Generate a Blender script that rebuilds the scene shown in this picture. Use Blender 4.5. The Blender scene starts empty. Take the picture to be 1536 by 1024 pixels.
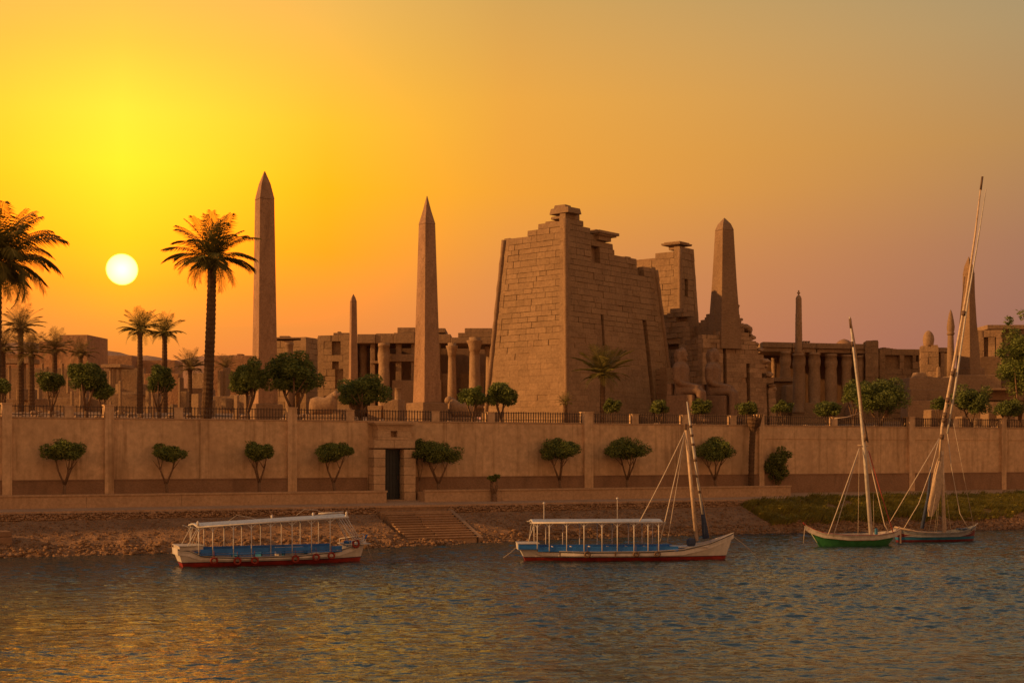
import bpy, bmesh, math, random
import numpy as np
from mathutils import Vector, Matrix, noise as mnoise

scene = bpy.context.scene
COL = scene.collection
R = math.radians

# ------------------------------------------------------------------ camera
F = 2110.0            # focal length in photo pixels (photo is 1536 wide)
HC = 6.0              # camera height above the river
HY = 680.0            # horizon row in the photo
cam_d = bpy.data.cameras.new("camera"); cam = bpy.data.objects.new("camera", cam_d)
COL.objects.link(cam); scene.camera = cam
cam.location = (0, 0, HC); cam.rotation_euler = (R(90), 0, 0)
cam_d.sensor_width = 36; cam_d.sensor_fit = 'HORIZONTAL'
cam_d.lens = 36 * F / 1536
cam_d.shift_y = (HY - 512) / 1536
cam_d.clip_start = 0.5; cam_d.clip_end = 6000

# ------------------------------------------------------------------ world: sunset sky
def lin(c):
    return tuple(((v / 255) / 12.92 if v / 255 <= 0.04045 else ((v / 255 + 0.055) / 1.055) ** 2.4) for v in c) + (1,)

SUN_AZ = math.atan2((183 - 768) / F, 1); SUN_EL = math.atan2(680 - 404, math.hypot(F, 585))
SUN_DIR = Vector((math.sin(SUN_AZ) * math.cos(SUN_EL), math.cos(SUN_AZ) * math.cos(SUN_EL), math.sin(SUN_EL)))

world = bpy.data.worlds.new("World"); scene.world = world; world.use_nodes = True
nt = world.node_tree; nt.nodes.clear(); N = nt.nodes; LK = nt.links

def nd(tree, kind, **kw):
    n = tree.nodes.new(kind)
    for k, v in kw.items(): setattr(n, k, v)
    return n
def mth(tree, op, a, b=None, c=None, clamp=False):
    n = tree.nodes.new('ShaderNodeMath'); n.operation = op; n.use_clamp = clamp
    for i, v in enumerate((a, b, c)):
        if v is None: continue
        if isinstance(v, (int, float)): n.inputs[i].default_value = v
        else: tree.links.new(v, n.inputs[i])
    return n.outputs[0]
def ramp(tree, fac, stops, interp='LINEAR'):
    n = tree.nodes.new('ShaderNodeValToRGB'); n.color_ramp.interpolation = interp
    els = n.color_ramp.elements
    while len(els) < len(stops): els.new(0.5)
    for e, (p, c) in zip(els, stops): e.position = p; e.color = c
    tree.links.new(fac, n.inputs[0]); return n.outputs[0]
def mixc(tree, fac, a, b, mode='MIX'):
    n = tree.nodes.new('ShaderNodeMix'); n.data_type = 'RGBA'; n.blend_type = mode; n.clamp_factor = False
    for i, v in ((0, fac), (6, a), (7, b)):
        if isinstance(v, (int, float)): n.inputs[i].default_value = v
        elif isinstance(v, tuple): n.inputs[i].default_value = v
        else: tree.links.new(v, n.inputs[i])
    return n.outputs[2]
def maprange(tree, v, a, b, c=0.0, d=1.0, kind='LINEAR'):
    n = tree.nodes.new('ShaderNodeMapRange'); n.interpolation_type = kind
    tree.links.new(v, n.inputs[0])
    for i, x in enumerate((a, b, c, d)): n.inputs[i + 1].default_value = x
    return n.outputs[0]

tc = nd(nt, 'ShaderNodeTexCoord'); nrm = nd(nt, 'ShaderNodeVectorMath', operation='NORMALIZE')
LK.new(tc.outputs['Generated'], nrm.inputs[0])
sep = nd(nt, 'ShaderNodeSeparateXYZ'); LK.new(nrm.outputs[0], sep.inputs[0])
X, Y, Z = sep.outputs
el = mth(nt, 'MULTIPLY', mth(nt, 'ARCSINE', Z), 180 / math.pi)            # elevation, degrees
hl = mth(nt, 'SQRT', mth(nt, 'MAXIMUM', mth(nt, 'ADD', mth(nt, 'MULTIPLY', X, X), mth(nt, 'MULTIPLY', Y, Y)), 1e-6))
dh = mth(nt, 'DIVIDE', mth(nt, 'ADD', mth(nt, 'MULTIPLY', X, math.sin(SUN_AZ)), mth(nt, 'MULTIPLY', Y, math.cos(SUN_AZ))), hl)
daz = mth(nt, 'MULTIPLY', mth(nt, 'ARCCOSINE', mth(nt, 'MINIMUM', mth(nt, 'MAXIMUM', dh, -1.0), 1.0)), 180 / math.pi)
elf = mth(nt, 'DIVIDE', mth(nt, 'MAXIMUM', el, 0.0), 90.0)
def sky_ramp(stops): return ramp(nt, elf, [(e / 90, lin(c)) for e, c in stops], 'LINEAR')
HIGH = [(25, (126, 128, 130)), (40, (92, 108, 128)), (90, (80, 100, 126))]
HIGH3 = [(32, (168, 130, 92)), (52, (120, 110, 95)), (90, (88, 98, 108))]
S0 = sky_ramp([(0, (220, 102, 52)), (3.2, (234, 124, 54)), (5, (243, 142, 50)), (6.6, (252, 162, 16)), (8.5, (255, 196, 6)), (11.2, (255, 234, 34)), (13.2, (255, 234, 54)), (15.8, (247, 206, 66)), (18.5, (242, 186, 84))] + HIGH)
S05 = sky_ramp([(0, (220, 110, 64)), (4, (231, 131, 68)), (6, (241, 145, 54)), (8, (252, 164, 20)), (10.5, (255, 184, 8)), (13, (253, 194, 40)), (15.5, (243, 188, 66)), (18.5, (234, 182, 90))] + HIGH)
S1 = sky_ramp([(0, (206, 118, 82)), (4, (212, 128, 82)), (7, (222, 140, 74)), (10.5, (240, 160, 52)), (14, (236, 166, 64)), (18.5, (208, 162, 88))] + HIGH)
S2 = sky_ramp([(0, (142, 94, 84)), (4, (156, 106, 92)), (8, (168, 118, 90)), (12, (184, 138, 84)), (16, (176, 148, 104)), (18.5, (166, 148, 112))] + HIGH)
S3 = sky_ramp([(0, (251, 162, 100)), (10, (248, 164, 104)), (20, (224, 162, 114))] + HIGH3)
sk = mixc(nt, maprange(nt, daz, 0, 8), S0, S05)
sk = mixc(nt, maprange(nt, daz, 8, 15.5), sk, S1)
sk = mixc(nt, maprange(nt, daz, 15.5, 36), sk, S2)
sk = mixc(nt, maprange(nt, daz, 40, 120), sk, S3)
# the disc of the low sun
dotn = nd(nt, 'ShaderNodeVectorMath', operation='DOT_PRODUCT'); LK.new(nrm.outputs[0], dotn.inputs[0]); dotn.inputs[1].default_value = SUN_DIR
ang = mth(nt, 'MULTIPLY', mth(nt, 'ARCCOSINE', mth(nt, 'MINIMUM', dotn.outputs['Value'], 1.0)), 180 / math.pi)
glow = mth(nt, 'POWER', maprange(nt, ang, 0.6, 7.0, 1.0, 0.0), 2.5)
sk = mixc(nt, mth(nt, 'MULTIPLY', glow, 0.15), sk, (1.0, 0.62, 0.02, 1), 'ADD')
aq = mth(nt, 'DIVIDE', ang, 6.6); aur = mth(nt, 'EXPONENT', mth(nt, 'MULTIPLY', mth(nt, 'MULTIPLY', aq, aq), -1.0))
aur = mth(nt, 'MULTIPLY', aur, maprange(nt, el, 5.0, 9.0))
sk = mixc(nt, mth(nt, 'MULTIPLY', aur, 2.7), sk, (1.0, 0.02, 0.0, 1), 'ADD')
disc = maprange(nt, ang, 0.55, 0.625, 1.0, 0.0, 'SMOOTHSTEP')
SUN_RAD = 9.0
dcol = mixc(nt, maprange(nt, ang, 0.1, 0.62), (SUN_RAD, SUN_RAD * .5, .98, 1), (SUN_RAD, SUN_RAD * .4, .46, 1))
sk = mixc(nt, disc, sk, dcol)
# below the horizon: dull ground colour
sk = mixc(nt, maprange(nt, el, -0.5, -3.0), sk, lin((95, 62, 42)))
# a physical evening sky adds a little of its own blue-violet light
nish = nd(nt, 'ShaderNodeTexSky', sky_type='NISHITA', sun_disc=False, sun_elevation=R(7.5), sun_rotation=SUN_AZ, air_density=1.6, dust_density=4.0)
bg2 = nd(nt, 'ShaderNodeBackground'); LK.new(nish.outputs[0], bg2.inputs[0]); bg2.inputs[1].default_value = 0.0015
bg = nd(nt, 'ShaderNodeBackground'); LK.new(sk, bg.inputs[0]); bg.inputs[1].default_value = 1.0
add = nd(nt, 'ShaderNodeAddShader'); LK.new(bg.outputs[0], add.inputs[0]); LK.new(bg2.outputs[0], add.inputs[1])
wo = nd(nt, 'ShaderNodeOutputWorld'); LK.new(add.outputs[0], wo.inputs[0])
world.cycles.sampling_method = 'MANUAL'; world.cycles.sample_map_resolution = 2048

# ------------------------------------------------------------------ the one sun lamp (warm, from the left as the lit faces show)
LAMP_AZ, LAMP_EL = R(-100), R(19)
sd = bpy.data.lights.new("sun", 'SUN'); so = bpy.data.objects.new("sun", sd); COL.objects.link(so)
sd.energy = 4.0; sd.angle = R(1.2); sd.color = (1.0, 0.46, 0.14)
LV = Vector((math.sin(LAMP_AZ) * math.cos(LAMP_EL), math.cos(LAMP_AZ) * math.cos(LAMP_EL), math.sin(LAMP_EL)))
so.rotation_euler = LV.to_track_quat('Z', 'Y').to_euler(); so.location = LV * 300

vs = scene.view_settings; vs.view_transform = 'Standard'; vs.look = 'None'; vs.exposure = 0.0; vs.gamma = 1.0
vs.use_curve_mapping = False
scene.cycles.max_bounces = 6; scene.cycles.use_denoising = True

# ------------------------------------------------------------------ helpers
def PX(px, D): return (px - 768) / F * D
def PZ(py, D): return HC - (py - HY) / F * D
def P(px, py, D): return Vector((PX(px, D), D, PZ(py, D)))

# river-bank frame: s runs along the bank, t towards the river
O = Vector((-31.4, 86.3)); U = Vector((0.8944, 0.4472)); NV = Vector((0.4472, -0.8944))
def ST(s, t, z=0.0):
    p = O + U * s + NV * t
    return Vector((p.x, p.y, z))
def S_of(px, t):
    k = (px - 768) / F
    return (k * (O.y + NV.y * t) - O.x - NV.x * t) / (U.x - k * U.y)
def ST_px(px, t, z=0.0): return ST(S_of(px, t), t, z)

class MB:
    """collects geometry (world or local coordinates) and links it as ONE mesh object"""
    def __init__(self): self.v = []; self.f = []; self.m = []
    def add(self, verts, faces, mi=0):
        o = len(self.v); self.v += [tuple(p) for p in verts]
        self.f += [tuple(i + o for i in q) for q in faces]; self.m += [mi] * len(faces)
    def hexa(self, p, mi=0):      # p: 4 bottom (ccw from above), 4 top
        self.add(p, [(3, 2, 1, 0), (4, 5, 6, 7), (0, 1, 5, 4), (1, 2, 6, 5), (2, 3, 7, 6), (3, 0, 4, 7)], mi)
    def box(self, c, size, rz=0.0, mi=0, taper=0.0):
        cx, cy, cz = c; sx, sy, sz = (q / 2 for q in size); co, si = math.cos(rz), math.sin(rz)
        pts = []
        for z, k in ((-sz, 1), (sz, 1 - taper)):
            for x, y in ((-sx, -sy), (sx, -sy), (sx, sy), (-sx, sy)):
                x, y = x * k, y * k
                pts.append((cx + x * co - y * si, cy + x * si + y * co, cz + z))
        self.hexa(pts, mi)
    def tube(self, path, rad, n=8, mi=0, caps=True):
        path = [Vector(p) for p in path]; m = len(path)
        rad = rad if isinstance(rad, (list, tuple)) else [rad] * m
        base = len(self.v); prev = None
        for i, p in enumerate(path):
            d = (path[min(i + 1, m - 1)] - path[max(i - 1, 0)])
            d = d.normalized() if d.length > 1e-9 else Vector((0, 0, 1))
            if prev is None: a = d.orthogonal().normalized()
            else:
                a = prev - d * prev.dot(d); a = a.normalized() if a.length > 1e-6 else d.orthogonal().normalized()
            prev = a; b = d.cross(a)
            for k in range(n):
                t = 2 * math.pi * k / n
                self.v.append(tuple(p + (a * math.cos(t) + b * math.sin(t)) * rad[i]))
        for i in range(m - 1):
            for k in range(n):
                k2 = (k + 1) % n
                self.f.append((base + i * n + k, base + i * n + k2, base + (i + 1) * n + k2, base + (i + 1) * n + k)); self.m.append(mi)
        if caps:
            self.f.append(tuple(base + k for k in reversed(range(n)))); self.m.append(mi)
            self.f.append(tuple(base + (m - 1) * n + k for k in range(n))); self.m.append(mi)
    def lathe(self, c, prof, n=16, mi=0, jit=0.0, sx=1.0, sy=1.0, seed=0):
        rr = random.Random(seed); base = len(self.v)
        ph = [rr.uniform(0, 6.28) for _ in range(3)]
        for r, z in prof:
            for k in range(n):
                t = 2 * math.pi * k / n
                q = r * (1 + jit * (math.sin(2 * t + ph[0] + z) + .6 * math.sin(3 * t + ph[1] + 1.7 * z)))
                self.v.append((c[0] + q * sx * math.cos(t), c[1] + q * sy * math.sin(t), c[2] + z))
        m = len(prof)
        for i in range(m - 1):
            for k in range(n):
                k2 = (k + 1) % n
                self.f.append((base + i * n + k, base + i * n + k2, base + (i + 1) * n + k2, base + (i + 1) * n + k)); self.m.append(mi)
        self.f.append(tuple(base + k for k in reversed(range(n)))); self.m.append(mi)
        self.f.append(tuple(base + (m - 1) * n + k for k in range(n))); self.m.append(mi)
    def torus(self, c, R0, r, nrm_axis=(0, 1, 0), n=14, m=6, mi=0, squash=1.0):
        ax = Vector(nrm_axis).normalized(); a = ax.orthogonal().normalized(); b = ax.cross(a)
        if abs(ax.z) < .5: b = Vector((0, 0, 1)); a = b.cross(ax).normalized()
        base = len(self.v)
        for i in range(n):
            t = 2 * math.pi * i / n; d = a * math.cos(t) + b * math.sin(t) * squash
            for k in range(m):
                u = 2 * math.pi * k / m
                self.v.append(tuple(Vector(c) + d * (R0 + r * math.cos(u)) + ax * (r * math.sin(u))))
        for i in range(n):
            for k in range(m):
                i2, k2 = (i + 1) % n, (k + 1) % m
                self.f.append((base + i * m + k, base + i2 * m + k, base + i2 * m + k2, base + i * m + k2)); self.m.append(mi)
    def build(self, name, mats, parent=None, smooth=False, world=True, bevel=0.0):
        me = bpy.data.meshes.new(name)
        v = self.v
        if parent is not None and world:
            o = top_loc(parent); v = [(a - o.x, b - o.y, c - o.z) for a, b, c in v]
        me.from_pydata(v, [], self.f)
        mats = mats if isinstance(mats, (list, tuple)) else [mats]
        for m in mats: me.materials.append(m)
        if len(mats) > 1: me.polygons.foreach_set('material_index', self.m)
        if smooth: me.polygons.foreach_set('use_smooth', [True] * len(me.polygons))
        bm = bmesh.new(); bm.from_mesh(me); bmesh.ops.recalc_face_normals(bm, faces=bm.faces); bm.to_mesh(me); bm.free()
        me.update()
        ob = bpy.data.objects.new(name, me); COL.objects.link(ob)
        if parent is not None: ob.parent = parent
        if smooth == 'auto':
            pass
        if bevel:
            b = ob.modifiers.new('bevel', 'BEVEL'); b.width = bevel; b.segments = 2; b.limit_method = 'ANGLE'
        return ob
def top_loc(o):
    v = Vector(o.location)
    while o.parent is not None: o = o.parent; v += o.location
    return v
def raw(name, verts, faces, mat, parent=None, smooth=False):
    me = bpy.data.meshes.new(name)
    verts = np.asarray(verts, dtype=np.float64)
    if parent is not None:
        verts = verts - np.array(top_loc(parent))
    me.from_pydata(verts.tolist(), [], faces.tolist() if hasattr(faces, 'tolist') else faces)
    me.materials.append(mat)
    if smooth: me.polygons.foreach_set('use_smooth', [True] * len(me.polygons))
    ob = bpy.data.objects.new(name, me); COL.objects.link(ob)
    if parent is not None: ob.parent = parent
    return ob
def thing(name, label, cat, loc=(0, 0, 0), rz=0.0, group=None):
    o = bpy.data.objects.new(name, None); COL.objects.link(o); o.empty_display_size = .3
    o.location = loc; o.rotation_euler = (0, 0, rz); o['label'] = label; o['category'] = cat
    if group: o['group'] = group
    return o
def tag(o, label, cat, group=None):
    o['label'] = label; o['category'] = cat
    if group: o['group'] = group
    return o
def setk(o, kind): o['kind'] = kind; return o

# ------------------------------------------------------------------ materials
def new_mat(name):
    m = bpy.data.materials.new(name); m.use_nodes = True; t = m.node_tree
    b = t.nodes['Principled BSDF']; return m, t, b
def rgba(c): return (c[0], c[1], c[2], 1)
def obj_coord(t, scale=(1, 1, 1)):
    c = t.nodes.new('ShaderNodeTexCoord'); mp = t.nodes.new('ShaderNodeMapping'); mp.inputs['Scale'].default_value = scale
    t.links.new(c.outputs['Object'], mp.inputs['Vector']); return mp.outputs[0]
def noise_n(t, vec, scale, detail=4, rough=.6, dist=0.0):
    n = t.nodes.new('ShaderNodeTexNoise'); n.inputs['Scale'].default_value = scale; n.inputs['Detail'].default_value = detail
    n.inputs['Roughness'].default_value = rough; n.inputs['Distortion'].default_value = dist
    t.links.new(vec, n.inputs['Vector']); return n.outputs['Fac']
def bump_n(t, h, strength, dist, prev=None):
    n = t.nodes.new('ShaderNodeBump'); n.inputs['Strength'].default_value = strength; n.inputs['Distance'].default_value = dist
    t.links.new(h, n.inputs['Height'])
    if prev is not None: t.links.new(prev, n.inputs['Normal'])
    return n.outputs[0]
def stone_mat(name, c1, c2, big=.35, fine=5.0, bump=.5, dist=.08, island=.35, stain=None, vert=1.0, rough=.92, horiz=1.0, streak=0.0, glyph=False):
    m, t, b = new_mat(name); v = obj_coord(t, (1, 1, vert)); vh = obj_coord(t, (1, 1, horiz))
    n1 = noise_n(t, v, big, 6, .65, .4); n2 = noise_n(t, vh, fine, 6, .7)
    col = mixc(t, maprange(t, n1, .32, .68), rgba(c1), rgba(c2))
    k = mixc(t, maprange(t, n2, .3, .7), (.74, .72, .70, 1), (1.18, 1.18, 1.16, 1))
    col = mixc(t, 1.0, col, k, 'MULTIPLY')
    if island:
        g = t.nodes.new('ShaderNodeNewGeometry')
        kk = mixc(t, g.outputs['Random Per Island'], (1 - island, 1 - island, 1 - island * 1.05, 1), (1 + island * .45,) * 3 + (1,))
        col = mixc(t, 1.0, col, kk, 'MULTIPLY')
    if stain:
        n3 = noise_n(t, obj_coord(t, (1, 1, .35)), stain[1], 5, .6, .6)
        col = mixc(t, mth(t, 'MULTIPLY', maprange(t, n3, .48, .68), stain[2]), col, rgba(stain[0]))
    if streak:
        n4 = noise_n(t, obj_coord(t, (1.6, 1.6, .09)), 1.0, 5, .65, .3); n5 = noise_n(t, obj_coord(t, (.5, .5, .7)), .5, 3, .5, .8)
        col = mixc(t, mth(t, 'MULTIPLY', maprange(t, n4, .52, .72), streak), col, mixc(t, 1.0, col, (.62, .58, .54, 1), 'MULTIPLY'))
        col = mixc(t, mth(t, 'MULTIPLY', maprange(t, n5, .56, .60), streak * .55), col, mixc(t, 1.0, col, (1.13, 1.12, 1.1, 1), 'MULTIPLY'))
    t.links.new(col, b.inputs['Base Color']); b.inputs['Roughness'].default_value = rough
    b.inputs['Specular IOR Level'].default_value = .15
    bp = bump_n(t, n2, bump, dist); bp = bump_n(t, n1, bump * .6, dist * 4, bp)
    if glyph:
        gv = t.nodes.new('ShaderNodeTexVoronoi'); gv.inputs['Scale'].default_value = 1.0; t.links.new(obj_coord(t, (3.2, 3.2, 1.5)), gv.inputs['Vector'])
        gm = maprange(t, gv.outputs['Distance'], .26, .34, 1.0, 0.0); gs = maprange(t, noise_n(t, obj_coord(t, (.9, .9, .25)), 1.0, 2, .5), .42, .55)
        gm = mth(t, 'MULTIPLY', gm, gs); bp = bump_n(t, gm, .9, -.05, bp)
        t.links.new(mixc(t, mth(t, 'MULTIPLY', gm, .30), col, rgba(c1)), b.inputs['Base Color'])
    t.links.new(bp, b.inputs['Normal']); return m
def plain_mat(name, c, rough=.5, var=.12, scale=3.0, bump=.1, spec=.4, metal=0.0):
    m, t, b = new_mat(name); v = obj_coord(t); n = noise_n(t, v, scale, 5, .65)
    col = mixc(t, maprange(t, n, .3, .7), tuple(x * (1 - var * 1.6) for x in c) + (1,), tuple(min(1, x * (1 + var)) for x in c) + (1,))
    t.links.new(col, b.inputs['Base Color']); b.inputs['Roughness'].default_value = rough
    b.inputs['Specular IOR Level'].default_value = spec; b.inputs['Metallic'].default_value = metal
    if bump: t.links.new(bump_n(t, n, bump, .02), b.inputs['Normal'])
    return m
def leaf_mat(name, c1, c2, rough=.6):
    m, t, b = new_mat(name); g = t.nodes.new('ShaderNodeNewGeometry'); trans = .13 if 'palm' in name else .22
    col = mixc(t, g.outputs['Random Per Island'], rgba(c1), rgba(c2))
    n = noise_n(t, obj_coord(t), 1.1, 2, .5); col = mixc(t, maprange(t, n, .3, .7), mixc(t, 1.0, col, (.6, .6, .6, 1), 'MULTIPLY'), col)
    t.links.new(col, b.inputs['Base Color']); b.inputs['Roughness'].default_value = rough; b.inputs['Specular IOR Level'].default_value = .2
    tr = t.nodes.new('ShaderNodeBsdfTranslucent'); t.links.new(col, tr.inputs[0])
    mx = t.nodes.new('ShaderNodeMixShader'); mx.inputs[0].default_value = trans
    t.links.new(b.outputs[0], mx.inputs[1]); t.links.new(tr.outputs[0], mx.inputs[2])
    t.links.new(mx.outputs[0], t.nodes['Material Output'].inputs[0]); return m

M = {}
M['sand'] = stone_mat('sandstone', (.29, .195, .115), (.36, .25, .15), .3, 4.0, .55, .10, .13)
M['sand_smooth'] = stone_mat('sandstone_weathered', (.28, .185, .11), (.345, .235, .145), .22, 3.0, .5, .12, .08, ((.19, .12, .075), .5, .5), horiz=2.2)
M['granite'] = stone_mat('obelisk_granite', (.345, .215, .13), (.43, .275, .17), .5, 6.0, .4, .05, 0, ((.17, .10, .06), .8, .5), vert=.25, glyph=True)
M['ruin'] = stone_mat('ruin_stone', (.33, .22, .135), (.44, .305, .19), .3, 4.0, .6, .12, .25)
M['far_ruin'] = stone_mat('far_ruin_stone', (.38, .22, .125), (.45, .27, .155), .12, 1.5, .6, .3, .1)
M['plaster'] = stone_mat('wall_plaster', (.60, .42, .25), (.70, .50, .31), .25, 2.2, .22, .03, 0, ((.44, .29, .17), .35, .6), vert=.6, streak=1.0)
M['plinth'] = stone_mat('wall_plinth_brick', (.27, .17, .105), (.34, .215, .135), .6, 6.0, .5, .05, 0, ((.17, .11, .07), .6, .6), horiz=3.0)
M['kerb'] = stone_mat('parapet_render', (.44, .30, .185), (.52, .365, .23), .5, 5.0, .25, .02, .1)
M['path'] = stone_mat('path_paving', (.44, .29, .18), (.53, .36, .23), .5, 6.0, .3, .02, 0)
M['bank'] = stone_mat('river_bank_earth', (.32, .19, .10), (.43, .27, .155), .9, 5.0, 1.0, .16, 0, ((.22, .13, .07), .6, .5), horiz=2.0)
M['rock'] = stone_mat('bank_rock', (.24, .145, .08), (.33, .205, .115), 1.2, 9.0, .8, .05, .35)
M['soil'] = stone_mat('dry_soil', (.28, .18, .105), (.38, .25, .15), .3, 4.0, .7, .08, 0)
M['gate'] = stone_mat('gate_stone', (.50, .35, .215), (.60, .43, .27), .6, 5.0, .45, .04, .14, ((.36, .24, .145), .7, .5))
M['step'] = stone_mat('step_stone', (.33, .215, .13), (.43, .29, .18), .8, 6.0, .4, .03, .2)
M['iron'] = plain_mat('fence_iron', (.085, .052, .034), .6, .2, 4, .1)
M['bark'] = stone_mat('tree_bark', (.16, .10, .06), (.25, .16, .10), 2.0, 9.0, .8, .05, 0, vert=.4)
M['palm_bark'] = stone_mat('palm_bark', (.10, .062, .036), (.17, .105, .06), 2.0, 9.0, .9, .06, .2)
M['ficus'] = leaf_mat('ficus_leaves', (.14, .18, .042), (.28, .33, .07))
M['ficus_dark'] = leaf_mat('dark_leaves', (.11, .145, .036), (.22, .26, .06))
M['shrub'] = leaf_mat('shrub_leaves', (.13, .16, .034), (.24, .27, .06))
M['palm_leaf'] = leaf_mat('palm_leaves', (.13, .13, .028), (.25, .21, .05))
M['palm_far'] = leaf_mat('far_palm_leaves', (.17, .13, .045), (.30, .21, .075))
M['grass'] = leaf_mat('bank_grass', (.22, .21, .035), (.46, .40, .075))
M['white'] = plain_mat('boat_white_paint', (.66, .63, .58), .45, .14, 2.5, .06)
M['offwhite'] = plain_mat('worn_white_paint', (.55, .51, .45), .5, .2, 3, .1)
M['red'] = plain_mat('boat_red_paint', (.30, .035, .022), .45, .25, 2.5, .06)
M['rust'] = plain_mat('rust_red_rubber', (.27, .034, .02), .7, .3, 5, .1)
M['navy'] = plain_mat('dark_blue_line', (.025, .045, .09), .5, .2, 3, .05)
M['blue'] = plain_mat('boat_blue_paint', (.02, .17, .58), .45, .2, 2.5, .05)
M['green'] = plain_mat('boat_green_paint', (.045, .21, .07), .4, .2, 2.5, .05)
M['teal'] = plain_mat('hull_teal_paint', (.03, .18, .34), .45, .2, 2.5, .05)
M['maroon'] = plain_mat('hull_maroon_paint', (.15, .025, .03), .45, .2, 2.5, .05)
M['roof'] = plain_mat('canopy_roof_grey', (.36, .42, .50), .55, .18, 6, .3)
M['wood'] = plain_mat('spar_wood', (.58, .44, .30), .5, .2, 4, .1)
M['darkwood'] = plain_mat('dark_wood', (.14, .085, .05), .6, .2, 4, .1)
M['rope'] = plain_mat('pale_rope', (.58, .50, .40), .8, .1, 8, 0)
M['redrope'] = plain_mat('red_rope', (.42, .09, .06), .8, .1, 8, 0)
M['sail'] = plain_mat('furled_sail_cloth', (.50, .38, .26), .9, .15, 5, .4)
M['bluecloth'] = plain_mat('dark_blue_cloth', (.05, .07, .13), .9, .2, 4, .3)
M['door'] = plain_mat('dark_door_paint', (.014, .022, .026), .45, .25, 3, .1)
M['statue'] = stone_mat('statue_granite', (.24, .16, .11), (.30, .205, .14), .5, 4.0, .5, .08, 0)

# ------------------------------------------------------------------ water
def make_water():
    m, t, b = new_mat('river_water')
    c = t.nodes.new('ShaderNodeTexCoord'); mp = t.nodes.new('ShaderNodeMapping'); mp.inputs['Scale'].default_value = (.62, 1.0, 1.0)
    mp.inputs['Rotation'].default_value = (0, 0, R(12)); t.links.new(c.outputs['Object'], mp.inputs['Vector']); v = mp.outputs[0]
    n1 = noise_n(t, v, .55, 3, .5, .5); n2 = noise_n(t, v, 1.7, 4, .55, .8); n3 = noise_n(t, v, 5.0, 3, .6, .4)
    patch = maprange(t, noise_n(t, obj_coord(t, (.05, .09, 1)), 1.0, 3, .5), .35, .65, .65, 1.25)
    h = mth(t, 'ADD', mth(t, 'MULTIPLY', n1, 1.1), mth(t, 'ADD', mth(t, 'MULTIPLY', n2, .62), mth(t, 'MULTIPLY', n3, .17)))
    h = mth(t, 'MULTIPLY', h, patch)
    t.links.new(bump_n(t, h, 1.0, WAVE), b.inputs['Normal'])
    b.inputs['Base Color'].default_value = (.022, .046, .052, 1); b.inputs['Roughness'].default_value = .07
    b.inputs['IOR'].default_value = 1.40
    # real wave relief in front of the bank, flat sheet all round it
    xs = np.arange(-52, 52.01, .13); ys = np.arange(16, 124.01, .09); Xg, Yg = np.meshgrid(xs, ys, indexing='ij'); Zg = np.zeros_like(Xg); rs = np.random.RandomState(11)
    gust = np.zeros_like(Xg)
    for i in range(8): a_ = rs.uniform(0, 6.28); k_ = rs.uniform(.06, .22); gust += np.sin(k_ * (Xg * math.cos(a_) * .6 + Yg * math.sin(a_)) + rs.uniform(0, 6.28))
    gust = np.clip(1 + .16 * gust, .55, 1.5)
    for i in range(95):
        lam = .30 * (4.4 ** rs.uniform(0, 1) ** 1.1); th = math.radians(98) + rs.normal() * .62; k_ = 6.283 / lam
        steep = SLOPE * (lam / .8) ** -.12 * rs.uniform(.6, 1.4); ph = k_ * (Xg * math.cos(th) + Yg * math.sin(th)) + rs.uniform(0, 6.28)
        c_ = np.cos(ph); Zg += steep / k_ * (c_ + .22 * np.cos(2 * ph))
    edge = np.clip(np.minimum.reduce([Xg + 52, 52 - Xg, Yg - 16, 124 - Yg]) / 3, 0, 1); Zg = Zg * gust * edge
    nx, ny = Xg.shape; V = np.stack([Xg, Yg, Zg], -1).reshape(-1, 3); q = np.arange(nx * ny).reshape(nx, ny)
    Fq = np.stack([q[:-1, :-1], q[1:, :-1], q[1:, 1:], q[:-1, 1:]], -1).reshape(-1, 4)
    ex = np.array([(-1500, -800, 0), (1500, -800, 0), (1500, 260, 0), (-1500, 260, 0)], float); o = len(V)
    V = np.concatenate([V, ex]); c4 = [q[0, 0], q[-1, 0], q[-1, -1], q[0, -1]]
    Fq = np.concatenate([Fq, np.array([(o, o + 1, c4[1], c4[0]), (o + 1, o + 2, c4[2], c4[1]), (o + 2, o + 3, c4[3], c4[2]), (o + 3, o, c4[0], c4[3])])])
    me = bpy.data.meshes.new('river_water'); me.vertices.add(len(V)); me.vertices.foreach_set('co', V.ravel()); me.loops.add(Fq.size); me.loops.foreach_set('vertex_index', Fq.ravel().astype(np.int32))
    me.polygons.add(len(Fq)); me.polygons.foreach_set('loop_start', np.arange(0, Fq.size, 4, dtype=np.int32)); me.polygons.foreach_set('use_smooth', np.ones(len(Fq), bool)); me.update(calc_edges=True); me.validate()
    me.materials.append(m); ob = bpy.data.objects.new('river_water', me); COL.objects.link(ob); setk(ob, 'structure')
SLOPE = .0195
WAVE = .12
make_water()

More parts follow.
